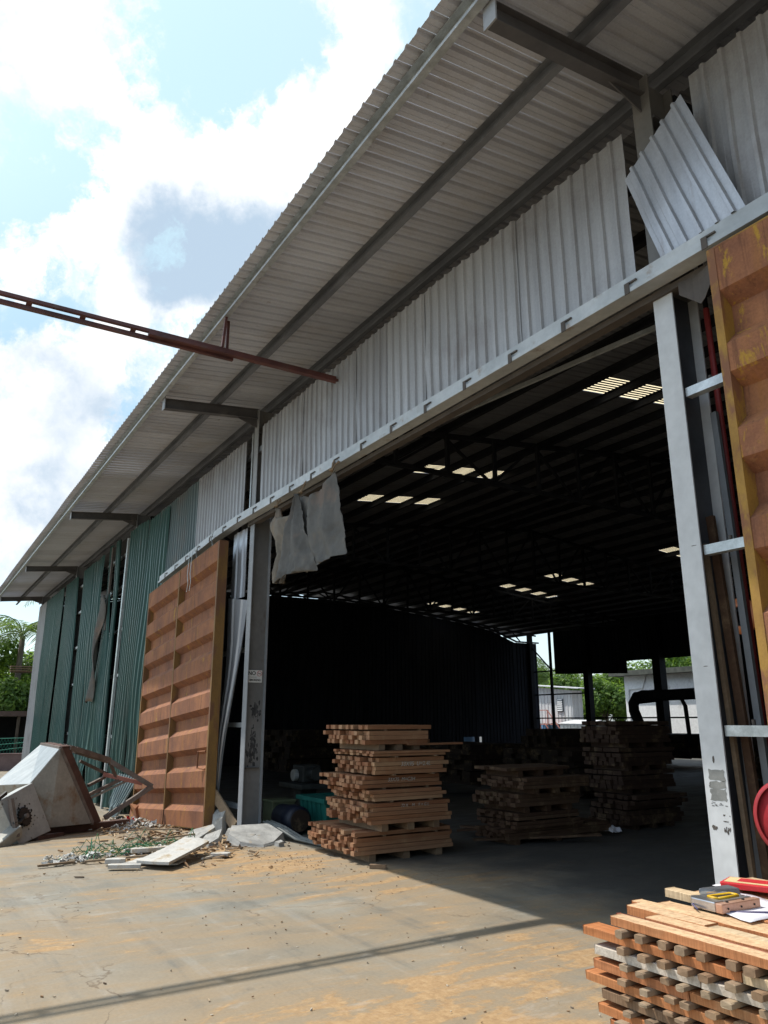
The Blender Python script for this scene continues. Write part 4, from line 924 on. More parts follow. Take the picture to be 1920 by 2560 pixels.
pr1 = [  # label, xr, width, y0, y1, z0, z1, cols, rows, stickers, bearers
    ('bottom pack of the tall front timber stack, widest, on bearers on the floor', XR, 1.26, Y1, 6.10, 0.0, .335, 15, 5, (4,), 3, .085),
    ('second pack from the floor in the tall front timber stack', XR + .12, 1.12, Y1 + .10, 5.98, .337, .655, 13, 5, (), 3, .085),
    ('pack at mid height of the tall front stack with ragged red ends', XR + .10, 1.02, Y1 + .12, 5.90, .657, .80, 12, 3, (0,), 0, 0),
    ('lower chalk marked pack of the tall front timber stack', XR + .02, 1.0, Y1 + .04, 5.92, .802, .955, 12, 3, (0,), 0, 0),
    ('upper chalk marked pack of the tall front timber stack', XR + .10, .98, Y1 + .16, 5.94, .957, 1.165, 12, 4, (0,), 0, 0),
    ('thin pack below the topmost gap of the tall front timber stack', XR + .15, 1.0, Y1 + .16, 5.95, 1.167, 1.245, 12, 2, (0,), 0, 0),
    ('topmost pack of the tall front timber stack, raised on bearers', XR + .05, 1.06, Y1 + .10, 5.75, 1.247, 1.545, 13, 4, (3,), 3, .07)]
PK = []
for i, (lb, xr, wd, y0, y1, z0, z1, cs, rs, st, be, bh) in enumerate(pr1):
    PK.append(pack(lb, xr, wd, y0, y1, z0, z1, cs, rs, 'board', G1, .06, 20 + i, be, bh, st))
kid(PK[6], 'board', 'board', XR - .06, XR + .06, 5.4, 6.25, 1.30, 1.323); 
rotx = (rad(90), 0, rad(90))
text('chalk_writing', '33X95  U=2.4L', .07, 'chalk', (XR + .1085, 5.48, 1.085), rotx, PK[4], .0008, sx=1.0, shear=.2)
text('chalk_writing', '33X75  M=C2H', .06, 'chalk', (XR + .0285, 5.32, .905), rotx, PK[3], .0008, sx=1.0, shear=.2)
text('chalk_writing', '72 X    M    F = G L', .05, 'chalk', (XR + .1285, 5.45, .615), rotx, PK[1], .0008, sx=1.0, shear=.15)
G2 = 'timber packs of the low middle stack'
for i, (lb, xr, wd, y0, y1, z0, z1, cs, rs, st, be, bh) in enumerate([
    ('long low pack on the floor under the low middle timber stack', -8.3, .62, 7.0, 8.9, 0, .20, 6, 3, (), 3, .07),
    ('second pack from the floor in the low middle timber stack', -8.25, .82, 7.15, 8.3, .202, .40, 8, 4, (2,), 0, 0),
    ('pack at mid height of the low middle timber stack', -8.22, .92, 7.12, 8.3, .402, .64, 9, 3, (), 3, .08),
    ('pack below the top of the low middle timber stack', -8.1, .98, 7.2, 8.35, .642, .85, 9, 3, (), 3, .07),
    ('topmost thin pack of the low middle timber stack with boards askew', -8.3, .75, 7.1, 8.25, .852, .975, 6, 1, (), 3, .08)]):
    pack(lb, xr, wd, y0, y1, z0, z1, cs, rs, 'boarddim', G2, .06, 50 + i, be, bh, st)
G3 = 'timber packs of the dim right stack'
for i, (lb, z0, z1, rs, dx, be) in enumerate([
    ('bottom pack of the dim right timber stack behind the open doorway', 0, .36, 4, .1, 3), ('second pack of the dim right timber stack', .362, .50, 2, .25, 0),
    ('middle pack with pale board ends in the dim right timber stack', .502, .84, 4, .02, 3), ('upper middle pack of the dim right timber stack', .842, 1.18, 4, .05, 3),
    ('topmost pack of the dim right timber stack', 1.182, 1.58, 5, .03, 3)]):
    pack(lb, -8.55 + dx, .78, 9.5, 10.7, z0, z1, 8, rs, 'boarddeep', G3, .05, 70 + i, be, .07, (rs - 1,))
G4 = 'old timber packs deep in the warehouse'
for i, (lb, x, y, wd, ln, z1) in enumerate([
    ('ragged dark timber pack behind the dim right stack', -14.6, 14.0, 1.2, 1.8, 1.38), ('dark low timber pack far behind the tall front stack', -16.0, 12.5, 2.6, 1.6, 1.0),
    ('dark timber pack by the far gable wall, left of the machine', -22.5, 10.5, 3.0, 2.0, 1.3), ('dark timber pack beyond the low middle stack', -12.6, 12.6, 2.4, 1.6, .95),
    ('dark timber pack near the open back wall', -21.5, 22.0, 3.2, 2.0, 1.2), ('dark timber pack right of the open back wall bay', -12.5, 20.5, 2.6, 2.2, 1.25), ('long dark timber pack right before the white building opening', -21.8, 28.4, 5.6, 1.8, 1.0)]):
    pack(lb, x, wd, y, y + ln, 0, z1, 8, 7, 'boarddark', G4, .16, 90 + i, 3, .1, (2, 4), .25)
tag(MB().bar((-7.98, 4.72, .022), (-7.86, 4.86, .022), .055, .042).build('wood_offcut', 'bearer'), 'short square offcut on the floor before the tall front timber stack', 'offcut')
for i, (p, q, lb) in enumerate([((-9.6, 7.25, .1), (-8.6, 7.45, .13), 'loose plank sticking out left of the low middle timber stack'), ((-8.7, 6.75, .06), (-7.9, 8.3, .1), 'long loose plank beside the low middle timber stack'), ((-9.4, 7.0, .08), (-8.7, 7.9, .16), 'loose plank lying crosswise before the low middle timber stack')]):
    tag(MB().bar(p, q, .1, .025).build('loose_plank', 'boarddim'), lb, 'plank', 'loose planks by the low middle stack')
def crumple(name, c, s, mat, seed, label, cat):
    rows = [[(c[0] + s[0] * (u - .5), c[1] + s[1] * (v - .5), c[2] + s[2] * (.5 + .6 * noise.noise(V((u * 3, v * 3, seed)))) * (1 - (2 * u - 1) ** 2 * .6)) for u in linsp(0, 1, 12)] for v in linsp(0, 1, 12)]
    mb = MB(); mb.grid(rows); return tag(mb.build(name, mat, None, False, .004), label, cat)
crumple('plastic_bag', (-8.35, 9.0, .0), (.22, .2, .2), 'paper', 4, 'crumpled pale plastic bag on the dark floor between the dim stacks', 'plastic bag')

# ------------------------------------------------------------------ small things in the doorway shade
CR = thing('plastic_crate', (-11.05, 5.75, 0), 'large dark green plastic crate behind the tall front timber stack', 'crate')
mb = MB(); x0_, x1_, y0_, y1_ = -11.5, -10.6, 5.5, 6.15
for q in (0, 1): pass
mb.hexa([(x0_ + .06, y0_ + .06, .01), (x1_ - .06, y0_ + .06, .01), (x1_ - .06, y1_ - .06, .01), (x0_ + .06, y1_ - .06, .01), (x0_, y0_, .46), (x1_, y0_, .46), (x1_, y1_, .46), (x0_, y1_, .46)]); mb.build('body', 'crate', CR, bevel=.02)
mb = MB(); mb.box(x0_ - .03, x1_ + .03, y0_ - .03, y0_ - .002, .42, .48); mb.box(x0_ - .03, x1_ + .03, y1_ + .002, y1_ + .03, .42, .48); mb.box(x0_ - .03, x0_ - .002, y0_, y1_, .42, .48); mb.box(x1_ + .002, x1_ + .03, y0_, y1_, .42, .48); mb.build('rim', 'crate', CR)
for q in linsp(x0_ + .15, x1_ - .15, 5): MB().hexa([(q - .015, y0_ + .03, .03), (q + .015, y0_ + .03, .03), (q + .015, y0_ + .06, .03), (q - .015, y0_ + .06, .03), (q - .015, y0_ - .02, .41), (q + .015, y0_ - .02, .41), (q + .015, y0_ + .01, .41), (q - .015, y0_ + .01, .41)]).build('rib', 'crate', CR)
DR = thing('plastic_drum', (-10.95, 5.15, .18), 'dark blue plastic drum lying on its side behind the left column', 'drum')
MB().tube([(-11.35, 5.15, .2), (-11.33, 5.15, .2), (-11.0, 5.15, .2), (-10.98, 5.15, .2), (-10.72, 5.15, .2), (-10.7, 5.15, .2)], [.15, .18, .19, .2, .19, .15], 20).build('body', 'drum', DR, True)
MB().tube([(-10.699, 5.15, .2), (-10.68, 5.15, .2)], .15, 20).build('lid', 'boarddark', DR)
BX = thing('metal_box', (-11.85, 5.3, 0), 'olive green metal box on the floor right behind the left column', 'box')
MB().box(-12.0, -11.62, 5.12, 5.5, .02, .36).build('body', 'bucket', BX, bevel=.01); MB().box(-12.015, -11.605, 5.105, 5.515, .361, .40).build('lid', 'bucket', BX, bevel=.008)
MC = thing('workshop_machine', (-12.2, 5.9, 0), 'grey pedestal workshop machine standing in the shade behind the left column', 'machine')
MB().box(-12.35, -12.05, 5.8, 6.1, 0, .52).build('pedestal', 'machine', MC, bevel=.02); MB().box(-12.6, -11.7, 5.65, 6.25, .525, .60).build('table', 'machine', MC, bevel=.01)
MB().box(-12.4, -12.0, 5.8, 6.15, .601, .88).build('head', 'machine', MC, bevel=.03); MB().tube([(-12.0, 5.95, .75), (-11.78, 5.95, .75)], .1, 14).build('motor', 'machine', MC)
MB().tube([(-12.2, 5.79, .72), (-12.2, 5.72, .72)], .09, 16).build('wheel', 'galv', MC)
# dust extraction ducts
DU = thing('extraction_duct', (-14.6, 18, 2.2), 'large black dust extraction duct with a corrugated elbow, before the white building', 'duct')
pts = [(-15.28, 18, .6), (-15.35, 18, 1.5), (-15.5, 18, 1.85), (-15.5, 18, 2.05), (-15.38, 18, 2.2), (-15.15, 18, 2.27), (-14.7, 18, 2.25), (-13.4, 18, 2.27)]
MB().tube(pts, .15, 14).build('main_pipe', 'black', DU, True)
mb = MB()
for t in linsp(0, 1, 9): 
    q = V(pts[4]).lerp(V(pts[6]), t); mb.tube([q - V((.02, 0, 0)), q + V((.02, 0, 0))], .175, 14)
mb.build('flexible_collar', 'black', DU)
MB().tube([(-14.2, 18, 2.2), (-13.85, 18, 2.15), (-13.75, 18, 1.95), (-13.7, 18, .9)], .055, 10).build('branch_pipe', 'black', DU, True)
# right side: leaning planks, hose reels
for i, (p, q, w_, mt, lb) in enumerate([((-3.035, 4.46, 0), (-3.15, 4.50, 2.75), .03, 'scrapwood', 'thin brown plank leaning nearest to the white column'), ((-2.985, 4.54, 0), (-3.13, 4.57, 2.95), .055, 'boarddim', 'broad dark brown plank leaning behind the white column'), ((-2.95, 4.60, 0), (-3.04, 4.625, 3.7), .045, 'steel', 'grey steel strip leaning rightmost behind the white column')]):
    tag(MB().bar(p, q, w_, .03, (0, 1, 0)).build('leaning_plank', mt), lb, 'plank', 'planks leaning behind the white column')
HR = thing('hose_reel', (-2.45, 4.0, 1.1), 'glossy red round hose reel at the right edge beside the white column', 'hose reel')
def ring(cx, y0, y1, cz, r0, r1, seg=40):
    mb = MB(); L = [(y0, r0), (y0, r1), (y1, r1), (y1, r0)]; rows = [[(cx + r * math.cos(t), y, cz + r * math.sin(t)) for y, r in L + L[:1]] for t in linsp(0, 2 * math.pi, seg)]; mb.grid(rows); return mb
ring(-2.49, 4.0, 4.02, 1.1, .05, .19).build('flange', 'reel', HR, True)
ring(-2.49, 3.985, 3.999, 1.1, .175, .195).build('rim', 'reel', HR, True); ring(-2.49, 4.021, 4.12, 1.1, .05, .10).build('hub', 'bearer', HR, True); ring(-2.49, 4.121, 4.14, 1.1, .05, .19).build('flange', 'reel', HR, True)
MB().tube([(-2.49, 4.06, 1.1), (-2.49, 4.3, 1.1)], .045, 12).build('bracket', 'steeldark', HR)
HR2 = thing('hose_reel', (-3.6, 5.42, 2.37), 'dim orange round reel hanging high behind the white column', 'hose reel'); ring(-3.55, 5.42, 5.44, 2.37, .08, .14).build('flange', 'reelorange', HR2, True); ring(-3.55, 5.441, 5.5, 2.37, .06, .1).build('hub', 'black', HR2, True); MB().bar((-3.55, 5.47, 2.37), (-3.55, 5.47, 6.6), .03).build('hanger', 'black', HR2)
kp = pack('timber pack behind the red hose reel at the right edge', -1.9, .7, 5.2, 6.6, .0, 1.15, 7, 7, 'boarddim', 'timber pack behind the reel', .05, 140, 3, .08, (3, 5))

# ------------------------------------------------------------------ foreground stack
GF = 'boards of the sunlit foreground stack'
def fboard(x0, x1, y0, y1, z0, z1, mat, label, seed):
    rr = random.Random(seed); n = max(6, int((x1 - x0) / .035)); rows = []
    loop = [(y0, z0), (y0, z1), (y1, z1), (y1, z0)]
    mb = MB()
    tilt = rr.uniform(-.004, .004)
    for i in range(n + 1):
        x = x0 + (x1 - x0) * i / n; row = []
        for j, (yy, zz) in enumerate(loop):
            a = .0016 * noise.noise(V((x * 9, seed, j))) + (.0022 * noise.noise(V((x * 45, seed, j))) if j == 1 else 0)
            row.append((x + (rr.uniform(-.001, .001) if i in (0, n) else 0), yy + a, zz + (a * .8 if j in (1, 2) else 0) + tilt * (i / n - .5)))
        rows.append(row + row[:1])
    mb.grid(rows); n0 = len(mb.v); w_ = 5
    if isinstance(mat, tuple):
        for q in range(len(mb.mi)): mb.mi[q] = 1 if q % 4 == 1 else 0
    mb.f.append((0, 1, 2, 3)); mb.mi.append(0); mb.f.append(tuple(n0 - w_ + q for q in (3, 2, 1, 0))); mb.mi.append(0)
    return tag(mb.build('timber_board', mat, bevel=.0018), label, 'board', GF)
lz = [.947, .893, .842, .795, .748, .708, .662, .628, .58, .53]; th = .027
XL = [-2.055, -2.19, -2.14, -2.15, -2.19, -2.12, -2.14, -2.09, -2.13, -2.1]
ordn = ['top', 'second', 'third', 'fourth', 'fifth', 'sixth', 'seventh', 'eighth', 'ninth', 'tenth']
fm = ['fg1', 'fg1', 'fgwhite', 'fg1', 'fg1', 'fggrey', 'fg1', 'fg1', 'fg1', 'fg1']
XE = .55
joint = {1: (-1.57, 'fgpale'), 2: (-1.715, 'fgwhite'), 3: (-1.76, 'fg1'), 5: (-1.66, 'fgpale')}
for L in range(10):
    z1 = lz[L]; z0 = z1 - th; rr = random.Random(300 + L)
    if L == 0: continue
    # front row, one or two boards end to end
    if L in joint:
        xj, mt = joint[L]
        fboard(XL[L], xj, 2.18, 2.262, z0, z1, fm[L], f'front left board in the {ordn[L]} layer from the top of the foreground stack', 400 + L)
        fboard(xj + .006, XE, 2.178, 2.255, z0, z1 - .001, mt, f'front right board in the {ordn[L]} layer from the top of the foreground stack', 420 + L)
    else:
        fboard(XL[L], XE, 2.18, 2.262, z0, z1, fm[L], f'front board in the {ordn[L]} layer from the top of the foreground stack', 400 + L)
    y = 2.272; q = 0
    while y < 3.02:
        wd = rr.uniform(.07, .095); q += 1
        fboard(XL[0] - .03 + rr.uniform(-.09, .05), XE - rr.uniform(0, .1), y, y + wd, z0, z1 - rr.uniform(0, .002), rr.choice(['fg1', 'fg1', 'fgpale', 'fgred']), f'inner board in the {ordn[L]} layer of the foreground stack, mostly hidden', 500 + L * 20 + q)
        y += wd + .01
topb = [  # y0,y1,x0,x1,dz,mat,label
    (2.178, 2.238, -2.055, XE, 0, ('fg1', 'fgtop'), 'front board on top of the foreground stack with pale sawdusty face and orange edge'),
    (2.242, 2.262, -2.085, XE, -.003, 'fgred', 'narrow dark red board second from the front on the foreground stack top'),
    (2.266, 2.335, -1.98, XE, .002, ('fg1', 'fgtop'), 'third board from the front on the foreground stack top, dusty grey streaks'),
    (2.340, 2.408, -2.125, -1.80, .003, ('fg1', 'fgtop'), 'short board ending midway on the foreground stack top, fourth from front'),
    (2.340, 2.395, -1.79, XE, -.001, 'fgpale', 'pale whitish board continuing the short fourth one on the foreground stack top'),
    (2.412, 2.47, -2.165, XE, .004, ('fg1', 'fgtop'), 'fifth board from the front with the leftmost end on the foreground stack top'),
    (2.474, 2.545, -2.1, XE, .0, ('fg1', 'fgtop'), 'sixth board from the front on the foreground stack top'),
    (2.55, 2.60, -1.75, XE, .002, 'fg1', 'reddish board just before the staple gun on the foreground stack top'),
    (2.605, 2.665, -2.17, -1.97, .022, 'fgpale', 'short raised block like board at the left back of the foreground stack top'),
    (2.604, 2.68, -1.96, XE, .0, 'fg1', 'orange board under the papers on the foreground stack top'),
    (2.69, 2.78, -2.15, XE, .0, 'fgtop', 'board under the red booklet on the foreground stack top'),
    (2.79, 2.88, -2.1, XE, .0, 'fgtop', 'third board from the back on the foreground stack top'),
    (2.89, 2.975, -2.12, XE, .0, 'fg1', 'second board from the back on the foreground stack top'),
    (2.985, 3.06, -2.1, XE, .03, 'fgpale', 'rearmost raised pale board on the foreground stack top')]
for i, (y0, y1, xa, xb, dz, mt, lb) in enumerate(topb):
    fboard(xa, xb, y0, y1, lz[0] - th + (dz if dz > .01 else 0), lz[0] + dz, mt, lb, 700 + i)
sx_ = [-2.01, -1.925, -1.845, -1.77, -1.69, -1.6, -1.515, -1.43, -1.34]
STM = MB(); 
for L in range(9):
    zt = lz[L] - th; zb = lz[L + 1]; rr = random.Random(900 + L)
    for i, x in enumerate(sx_):
        xx = x + rr.uniform(-.014, .014) + (.012 if L % 2 else 0); wd = rr.uniform(.029, .04); yf = 2.178 - rr.uniform(.012, .038)
        hh = max(.012, zt - zb - .0008); mb = MB(); c = rr.uniform(.08, .22)
        pts = [(xx - wd / 2, zb + c * hh), (xx - wd / 2 + c * wd, zb + .0003), (xx + wd / 2 - c * wd, zb + .0003), (xx + wd / 2, zb + c * hh), (xx + wd / 2, zb + hh * (1 - c)), (xx + wd / 2 - c * wd, zb + hh), (xx - wd / 2 + c * wd, zb + hh), (xx - wd / 2, zb + hh * (1 - c))]
        mb.prism([(px, yf + rr.uniform(0, .004), pz) for px, pz in pts], (0, 3.06 - yf, 0))
        tag(mb.build('wood_sticker', 'sticker', bevel=.001), f'grey brown spacer stick end showing between the {ordn[L]} and {ordn[L+1]} layers of the foreground stack', 'spacer stick', f'spacer sticks under the {ordn[L]} foreground layer')
BR = thing('stack_bearer', (-.8, 2.6, 0), 'rough timber bearers carrying the foreground stack, below the picture', 'bearers')
for x in (-1.9, -.7, .4): MB().box(x, x + .1, 2.2, 3.04, 0, .497).build('bearer', 'bearer', BR)

# ------------------------------------------------------------------ tools on the foreground stack
zt = lz[0] + .006
mb = MB(); mb.grid([[(-2.03 + .30 * u, 2.58 + .30 * v - .1 * u, zt + .002 + .006 * noise.noise(V((u * 3, v * 3, 2)))) for u in linsp(0, 1, 8)] for v in linsp(0, 1, 8)])
tag(mb.build('paper_sheet', 'paper', None, True, .0012), 'white paper sheets lying under the staple gun on the foreground stack', 'paper')
mb = MB(); mb.grid([[(-2.13 + .26 * u, 2.84 + .14 * v + .1 * u, zt + .012 + .006 * noise.noise(V((u * 3, v * 3, 7)))) for u in linsp(0, 1, 8)] for v in linsp(0, 1, 8)])
tag(mb.build('paper_sheet', 'paper', None, True, .0012), 'white paper corner showing behind the red booklet on the foreground stack', 'paper')
BK = thing('red_booklet', (-1.95, 2.92, zt + .014), 'red covered booklet with cream print beside the staple gun', 'booklet')
rz = rad(22); cR = math.cos(rz); sR = math.sin(rz)
def loc(u, v, z, o=(-2.075, 2.82)): return (o[0] + u * cR - v * sR, o[1] + u * sR + v * cR, z)
MB().hexa([loc(0, 0, zt + .014), loc(.30, 0, zt + .014), loc(.30, .13, zt + .014), loc(0, .13, zt + .014), loc(-.006, 0, zt + .036), loc(.30, 0, zt + .036), loc(.30, .135, zt + .036), loc(0, .135, zt + .036)]).build('cover', 'redplastic', BK, bevel=.004)
MB().hexa([loc(.008, .015, zt + .0363), loc(.29, .015, zt + .0363), loc(.29, .12, zt + .0363), loc(.008, .12, zt + .0363), loc(.008, .015, zt + .0372), loc(.29, .015, zt + .0372), loc(.29, .12, zt + .0372), loc(.008, .12, zt + .0372)]).build('print_panel', 'yellowcover', BK)
MB().hexa([loc(.05, .04, zt + .0373), loc(.16, .04, zt + .0373), loc(.16, .11, zt + .0373), loc(.05, .11, zt + .0373), loc(.05, .04, zt + .038), loc(.16, .04, zt + .038), loc(.16, .11, zt + .038), loc(.05, .11, zt + .038)]).build('print_block', 'redplastic', BK)
# staple gun lying on its side: outline in (u along body, v across), thickness up
SGN = thing('staple_gun', (-1.87, 2.66, zt), 'chrome staple gun with yellow grip lying on the foreground stack', 'staple gun')
o0 = V((-1.845, 2.50, zt)); du = (V((-1.835, 2.735, zt)) - V((-1.845, 2.50, zt))).normalized(); du = V((du.x * 1 - .0, du.y, .0)).normalized(); dv = V((-du.y, du.x, 0))
SV = lambda v: v if v < .028 else .028 + (v - .028) * 1.75
def sg(pts, z0, z1, mb=None):
    pts = [(u, SV(v)) for u, v in pts]
    mb = mb or MB(); return mb.prism([o0 + du * u + dv * v + V((0, 0, z0)) for u, v in pts], (0, 0, z1 - z0))
sg([(0, 0), (.205, 0), (.205, .028), (0, .028)], .001, .032).build('magazine', 'gunorange', SGN, bevel=.003)
mb = sg([(.0, .029), (.05, .029), (.05, .092), (.022, .098), (.0, .085)], .001, .034); mb.build('head', 'chrome', SGN, bevel=.004)
mb = MB(); sg([(.0505, .029), (.20, .029), (.20, .042), (.0505, .042)], .002, .033, mb); sg([(.0505, .074), (.19, .07), (.195, .092), (.0505, .094)], .002, .033, mb); sg([(.172, .0425), (.20, .0425), (.194, .0695), (.172, .07)], .002, .033, mb); mb.build('body', 'chrome', SGN, bevel=.004)
mb = MB(); pts = [o0 + du * u + dv * SV(v) + V((0, 0, .034)) for u, v in ((.058, .046), (.165, .046), (.17, .056), (.165, .067), (.058, .07), (.054, .058), (.058, .046))]; mb.tube(pts, .0055, 8); mb.build('grip', 'gunyellow', SGN, True); sg([(.058, .046), (.165, .046), (.168, .056), (.163, .067), (.058, .070)], .0335, .0343).build('grip_shade_plate', 'ink', SGN)  # black plate stands in for the shade inside the grip hole
sg([(.07, .098), (.19, .118), (.2, .112), (.2, .105), (.075, .0955)], .006, .026).build('lever', 'chrome', SGN, bevel=.003)
for u in (.045, .13): MB().tube([o0 + du * u + dv * .014 + V((0, 0, .031)), o0 + du * u + dv * .014 + V((0, 0, .036))], .005, 10).build('rivet', 'ink', SGN)
for u in (.03, .1, .17): MB().tube([o0 + du * u - dv * .0005 + V((0, 0, .016)), o0 + du * u - dv * .003 + V((0, 0, .016))], .0035, 8).build('rivet', 'ink', SGN)
TD = thing('tape_dispenser', (-1.99, 2.67, zt), 'grey tape dispenser lying left of the staple gun', 'tape dispenser')
MB().tube([(-1.985, 2.655, zt + .001), (-1.985, 2.655, zt + .026)], .052, 24).build('roll', 'tape', TD)
MB().tube([(-1.985, 2.655, zt + .0262), (-1.985, 2.655, zt + .028)], .028, 20).build('hub', 'bearer', TD)
mb = MB(); mb.hexa([(-2.06, 2.66, zt + .002), (-2.0, 2.62, zt + .002), (-1.96, 2.78, zt + .002), (-2.03, 2.80, zt + .002), (-2.06, 2.66, zt + .034), (-2.0, 2.70, zt + .034), (-1.965, 2.78, zt + .036), (-2.03, 2.80, zt + .036)]); mb.build('body', 'gunmetal', TD, bevel=.006)
mb = MB(); mb.tube([(-1.93, 2.48, zt + .004), (-1.965, 2.50, zt + .012), (-1.985, 2.545, zt + .02), (-1.97, 2.60, zt + .014)], .003, 6); mb.tube([(-1.86, 2.52, zt + .004), (-1.77, 2.64, zt + .005), (-1.6, 2.8, zt + .004)], .004, 6)
tag(mb.build('cord', 'wire', None, True), 'thin violet cord curling out beside the staple gun', 'cord')

# ------------------------------------------------------------------ debris in front of the left door
def slab(c, l, wd, th_, ang, seed, mat, label, name, cat, group, tx=0):
    rr = random.Random(seed); n = 11; pts = []
    for i in range(n):
        t = i / n * 4; e = int(t); q = t - e
        cor = [(-1, -1), (1, -1), (1, 1), (-1, 1), (-1, -1)]; p = (cor[e][0] + (cor[e + 1][0] - cor[e][0]) * q, cor[e][1] + (cor[e + 1][1] - cor[e][1]) * q)
        pts.append((p[0] * l / 2 * (1 + rr.uniform(-.08, .05)), p[1] * wd / 2 * (1 + rr.uniform(-.15, .1))))
    mb = MB(); ca, sa = math.cos(ang), math.sin(ang)
    mb.prism([(c[0] + u * ca - v * sa, c[1] + u * sa + v * ca, c[2] + tx * u) for u, v in pts], (0, 0, th_))
    return tag(mb.build(name, mat, bevel=.004), label, cat, group)
GW = 'broken white boards in front of the door'
mb = MB(); mb.prism([(-9.40, 2.50, .05), (-9.2, 2.62, .055), (-9.03, 2.76, .06), (-9.4, 3.14, .105), (-9.74, 3.46, .14), (-9.93, 3.40, .16), (-10.06, 3.24, .16), (-9.75, 2.9, .10)], (0, 0, .032))
tag(mb.build('broken_board', 'white', bevel=.004), 'largest broken white board lying before the left column', 'broken board', GW)
slab((-9.55, 2.78, .015), .62, .36, .02, .85, 2, 'white', 'grey edged board lying under the largest white board', 'broken_board', 'broken board', GW)
slab((-10.25, 2.9, .03), .5, .12, .05, 1.45, 3, 'white', 'narrow thick white board piece in the middle of the debris', 'broken_board', 'broken board', GW)
slab((-9.36, 2.36, .02), .36, .10, .04, 1.1, 4, 'white', 'narrow white board piece nearest the camera in the debris', 'broken_board', 'broken board', GW)
slab((-9.55, 3.55, .02), .22, .13, .035, .9, 5, 'white', 'small white board piece right of the largest white board', 'broken_board', 'broken board', GW)
slab((-9.72, 2.35, .02), .22, .12, .05, 1.2, 6, 'white', 'small white lump left of the nearest white board piece', 'broken_board', 'broken board', GW)
GS = 'scrap sticks on the ground before the left door'
for i, (p, q, lb) in enumerate([((-9.95, 2.05, .03), (-9.85, 2.75, .05), 'dark thin stick lying left of the white boards'), ((-9.75, 3.2, .1), (-9.95, 3.5, .14), 'short brown stick crossing behind the largest white board'),
        ((-9.95, 1.55, .03), (-10.0, 1.95, .03), 'flat brown stick at the left end of the rag pile'), ((-11.1, 3.2, .05), (-11.0, 3.7, .09), 'brown stick below the right half of the rusty door'), ((-10.5, 3.0, .03), (-10.9, 3.7, .03), 'long stick between the rags and the column rubble'),
        ((-12.3, 3.3, .03), (-11.7, 3.7, .08), 'stick lying under the middle of the rusty door'), ((-11.4, 3.1, .04), (-11.9, 3.2, .06), 'brown batten left of the rag pile end')]):
    tag(MB().bar(p, q, .035, .02).build('scrap_stick', 'scrapwood'), lb, 'stick', GS)
def scatter(name, mat, n, fn, seed):
    rr = random.Random(seed); mb = MB()
    for i in range(n):
        (x, y), s, el, fl = fn(rr); z = gz(x); an = rr.uniform(0, 3.14); a, b, h = s * el, s, s * fl
        ca, sa = math.cos(an), math.sin(an); tl = rr.uniform(-.3, .3); zz = z + rr.uniform(0, .035) * (1 if s > .02 else .2)
        p = []
        for dz in (0, 1):
            for u, v in ((-1, -1), (1, -1), (1, 1), (-1, 1)):
                u2 = u * rr.uniform(.6, 1); v2 = v * rr.uniform(.6, 1); p.append((x + (u2 * a * ca - v2 * b * sa) / 2, y + (u2 * a * sa + v2 * b * ca) / 2, max(z, zz + dz * h + tl * u2 * a * .5)))
        mb.hexa(p)
    return kind(mb.build(name, mat), 'stuff')
def f1(rr):
    t = rr.random()
    if t < .45: x = rr.uniform(-13.5, -10.0); y = rr.uniform(2.9, 4.2)
    elif t < .75: x = rr.gauss(-10.4, .6); y = rr.gauss(3.2, .5)
    else: x = rr.uniform(-17, -13); y = rr.uniform(2.8, 4.2)
    return (x, y), rr.uniform(.008, .035), rr.uniform(1.5, 7), rr.uniform(.2, .8)
scatter('wood_litter', 'litter', 900, f1, 1)
def f2(rr): return ((rr.uniform(-9.5, -2), rr.uniform(.6, 4.6)), rr.uniform(.004, .011), rr.uniform(1, 3), rr.uniform(.3, 1))
scatter('yard_specks', 'litter', 260, f2, 2)
def f5(rr): 
    x = rr.gauss(-8.9, .7); return ((x, rr.gauss(4.2, .35)), rr.uniform(.004, .011), rr.uniform(1.2, 4), rr.uniform(.3, .8))
scatter('sawdust_chips', 'litter', 230, f5, 8)
# rags
rr = random.Random(21); mb = MB()
for i in range(130):
    t = rr.random(); x = -10.16 - .35 * t + rr.gauss(0, .10); y = 1.68 + 1.75 * t + rr.gauss(0, .06) ; s = rr.uniform(.02, .055); z = gz(x) + .005 + rr.uniform(0, .09) * math.exp(-abs(x + 10.2) * 3)
    rows = []; ox = rr.uniform(0, 50)
    for u in linsp(0, 1, 5): rows.append([(x + s * 1.6 * (u - .5) + .5 * s * noise.noise(V((u * 2, v * 2, ox))), y + s * 1.6 * (v - .5) + .5 * s * noise.noise(V((u * 2 + 7, v * 2, ox))), max(gz(x) + .003, z + s * .9 * noise.noise(V((u * 2.4, v * 2.4, ox + 9))))) for v in linsp(0, 1, 5)])
    mb.grid(rows)
for i in range(60):
    x = rr.uniform(-15.5, -13.2); y = rr.uniform(3.3, 4.0); s = rr.uniform(.03, .08); ox = i * 3.3; z = gz(x) + rr.uniform(0, .1)
    mb.grid([[(x + s * 1.6 * (u - .5) + .5 * s * noise.noise(V((u * 2, v * 2, ox))), y + s * 1.6 * (v - .5), max(gz(x) + .003, z + s * noise.noise(V((u * 2.4, v * 2.4, ox + 9))))) for v in linsp(0, 1, 5)] for u in linsp(0, 1, 5)])
kind(mb.build('white_rags', 'rag', None, False, .002), 'stuff')
mb = MB()
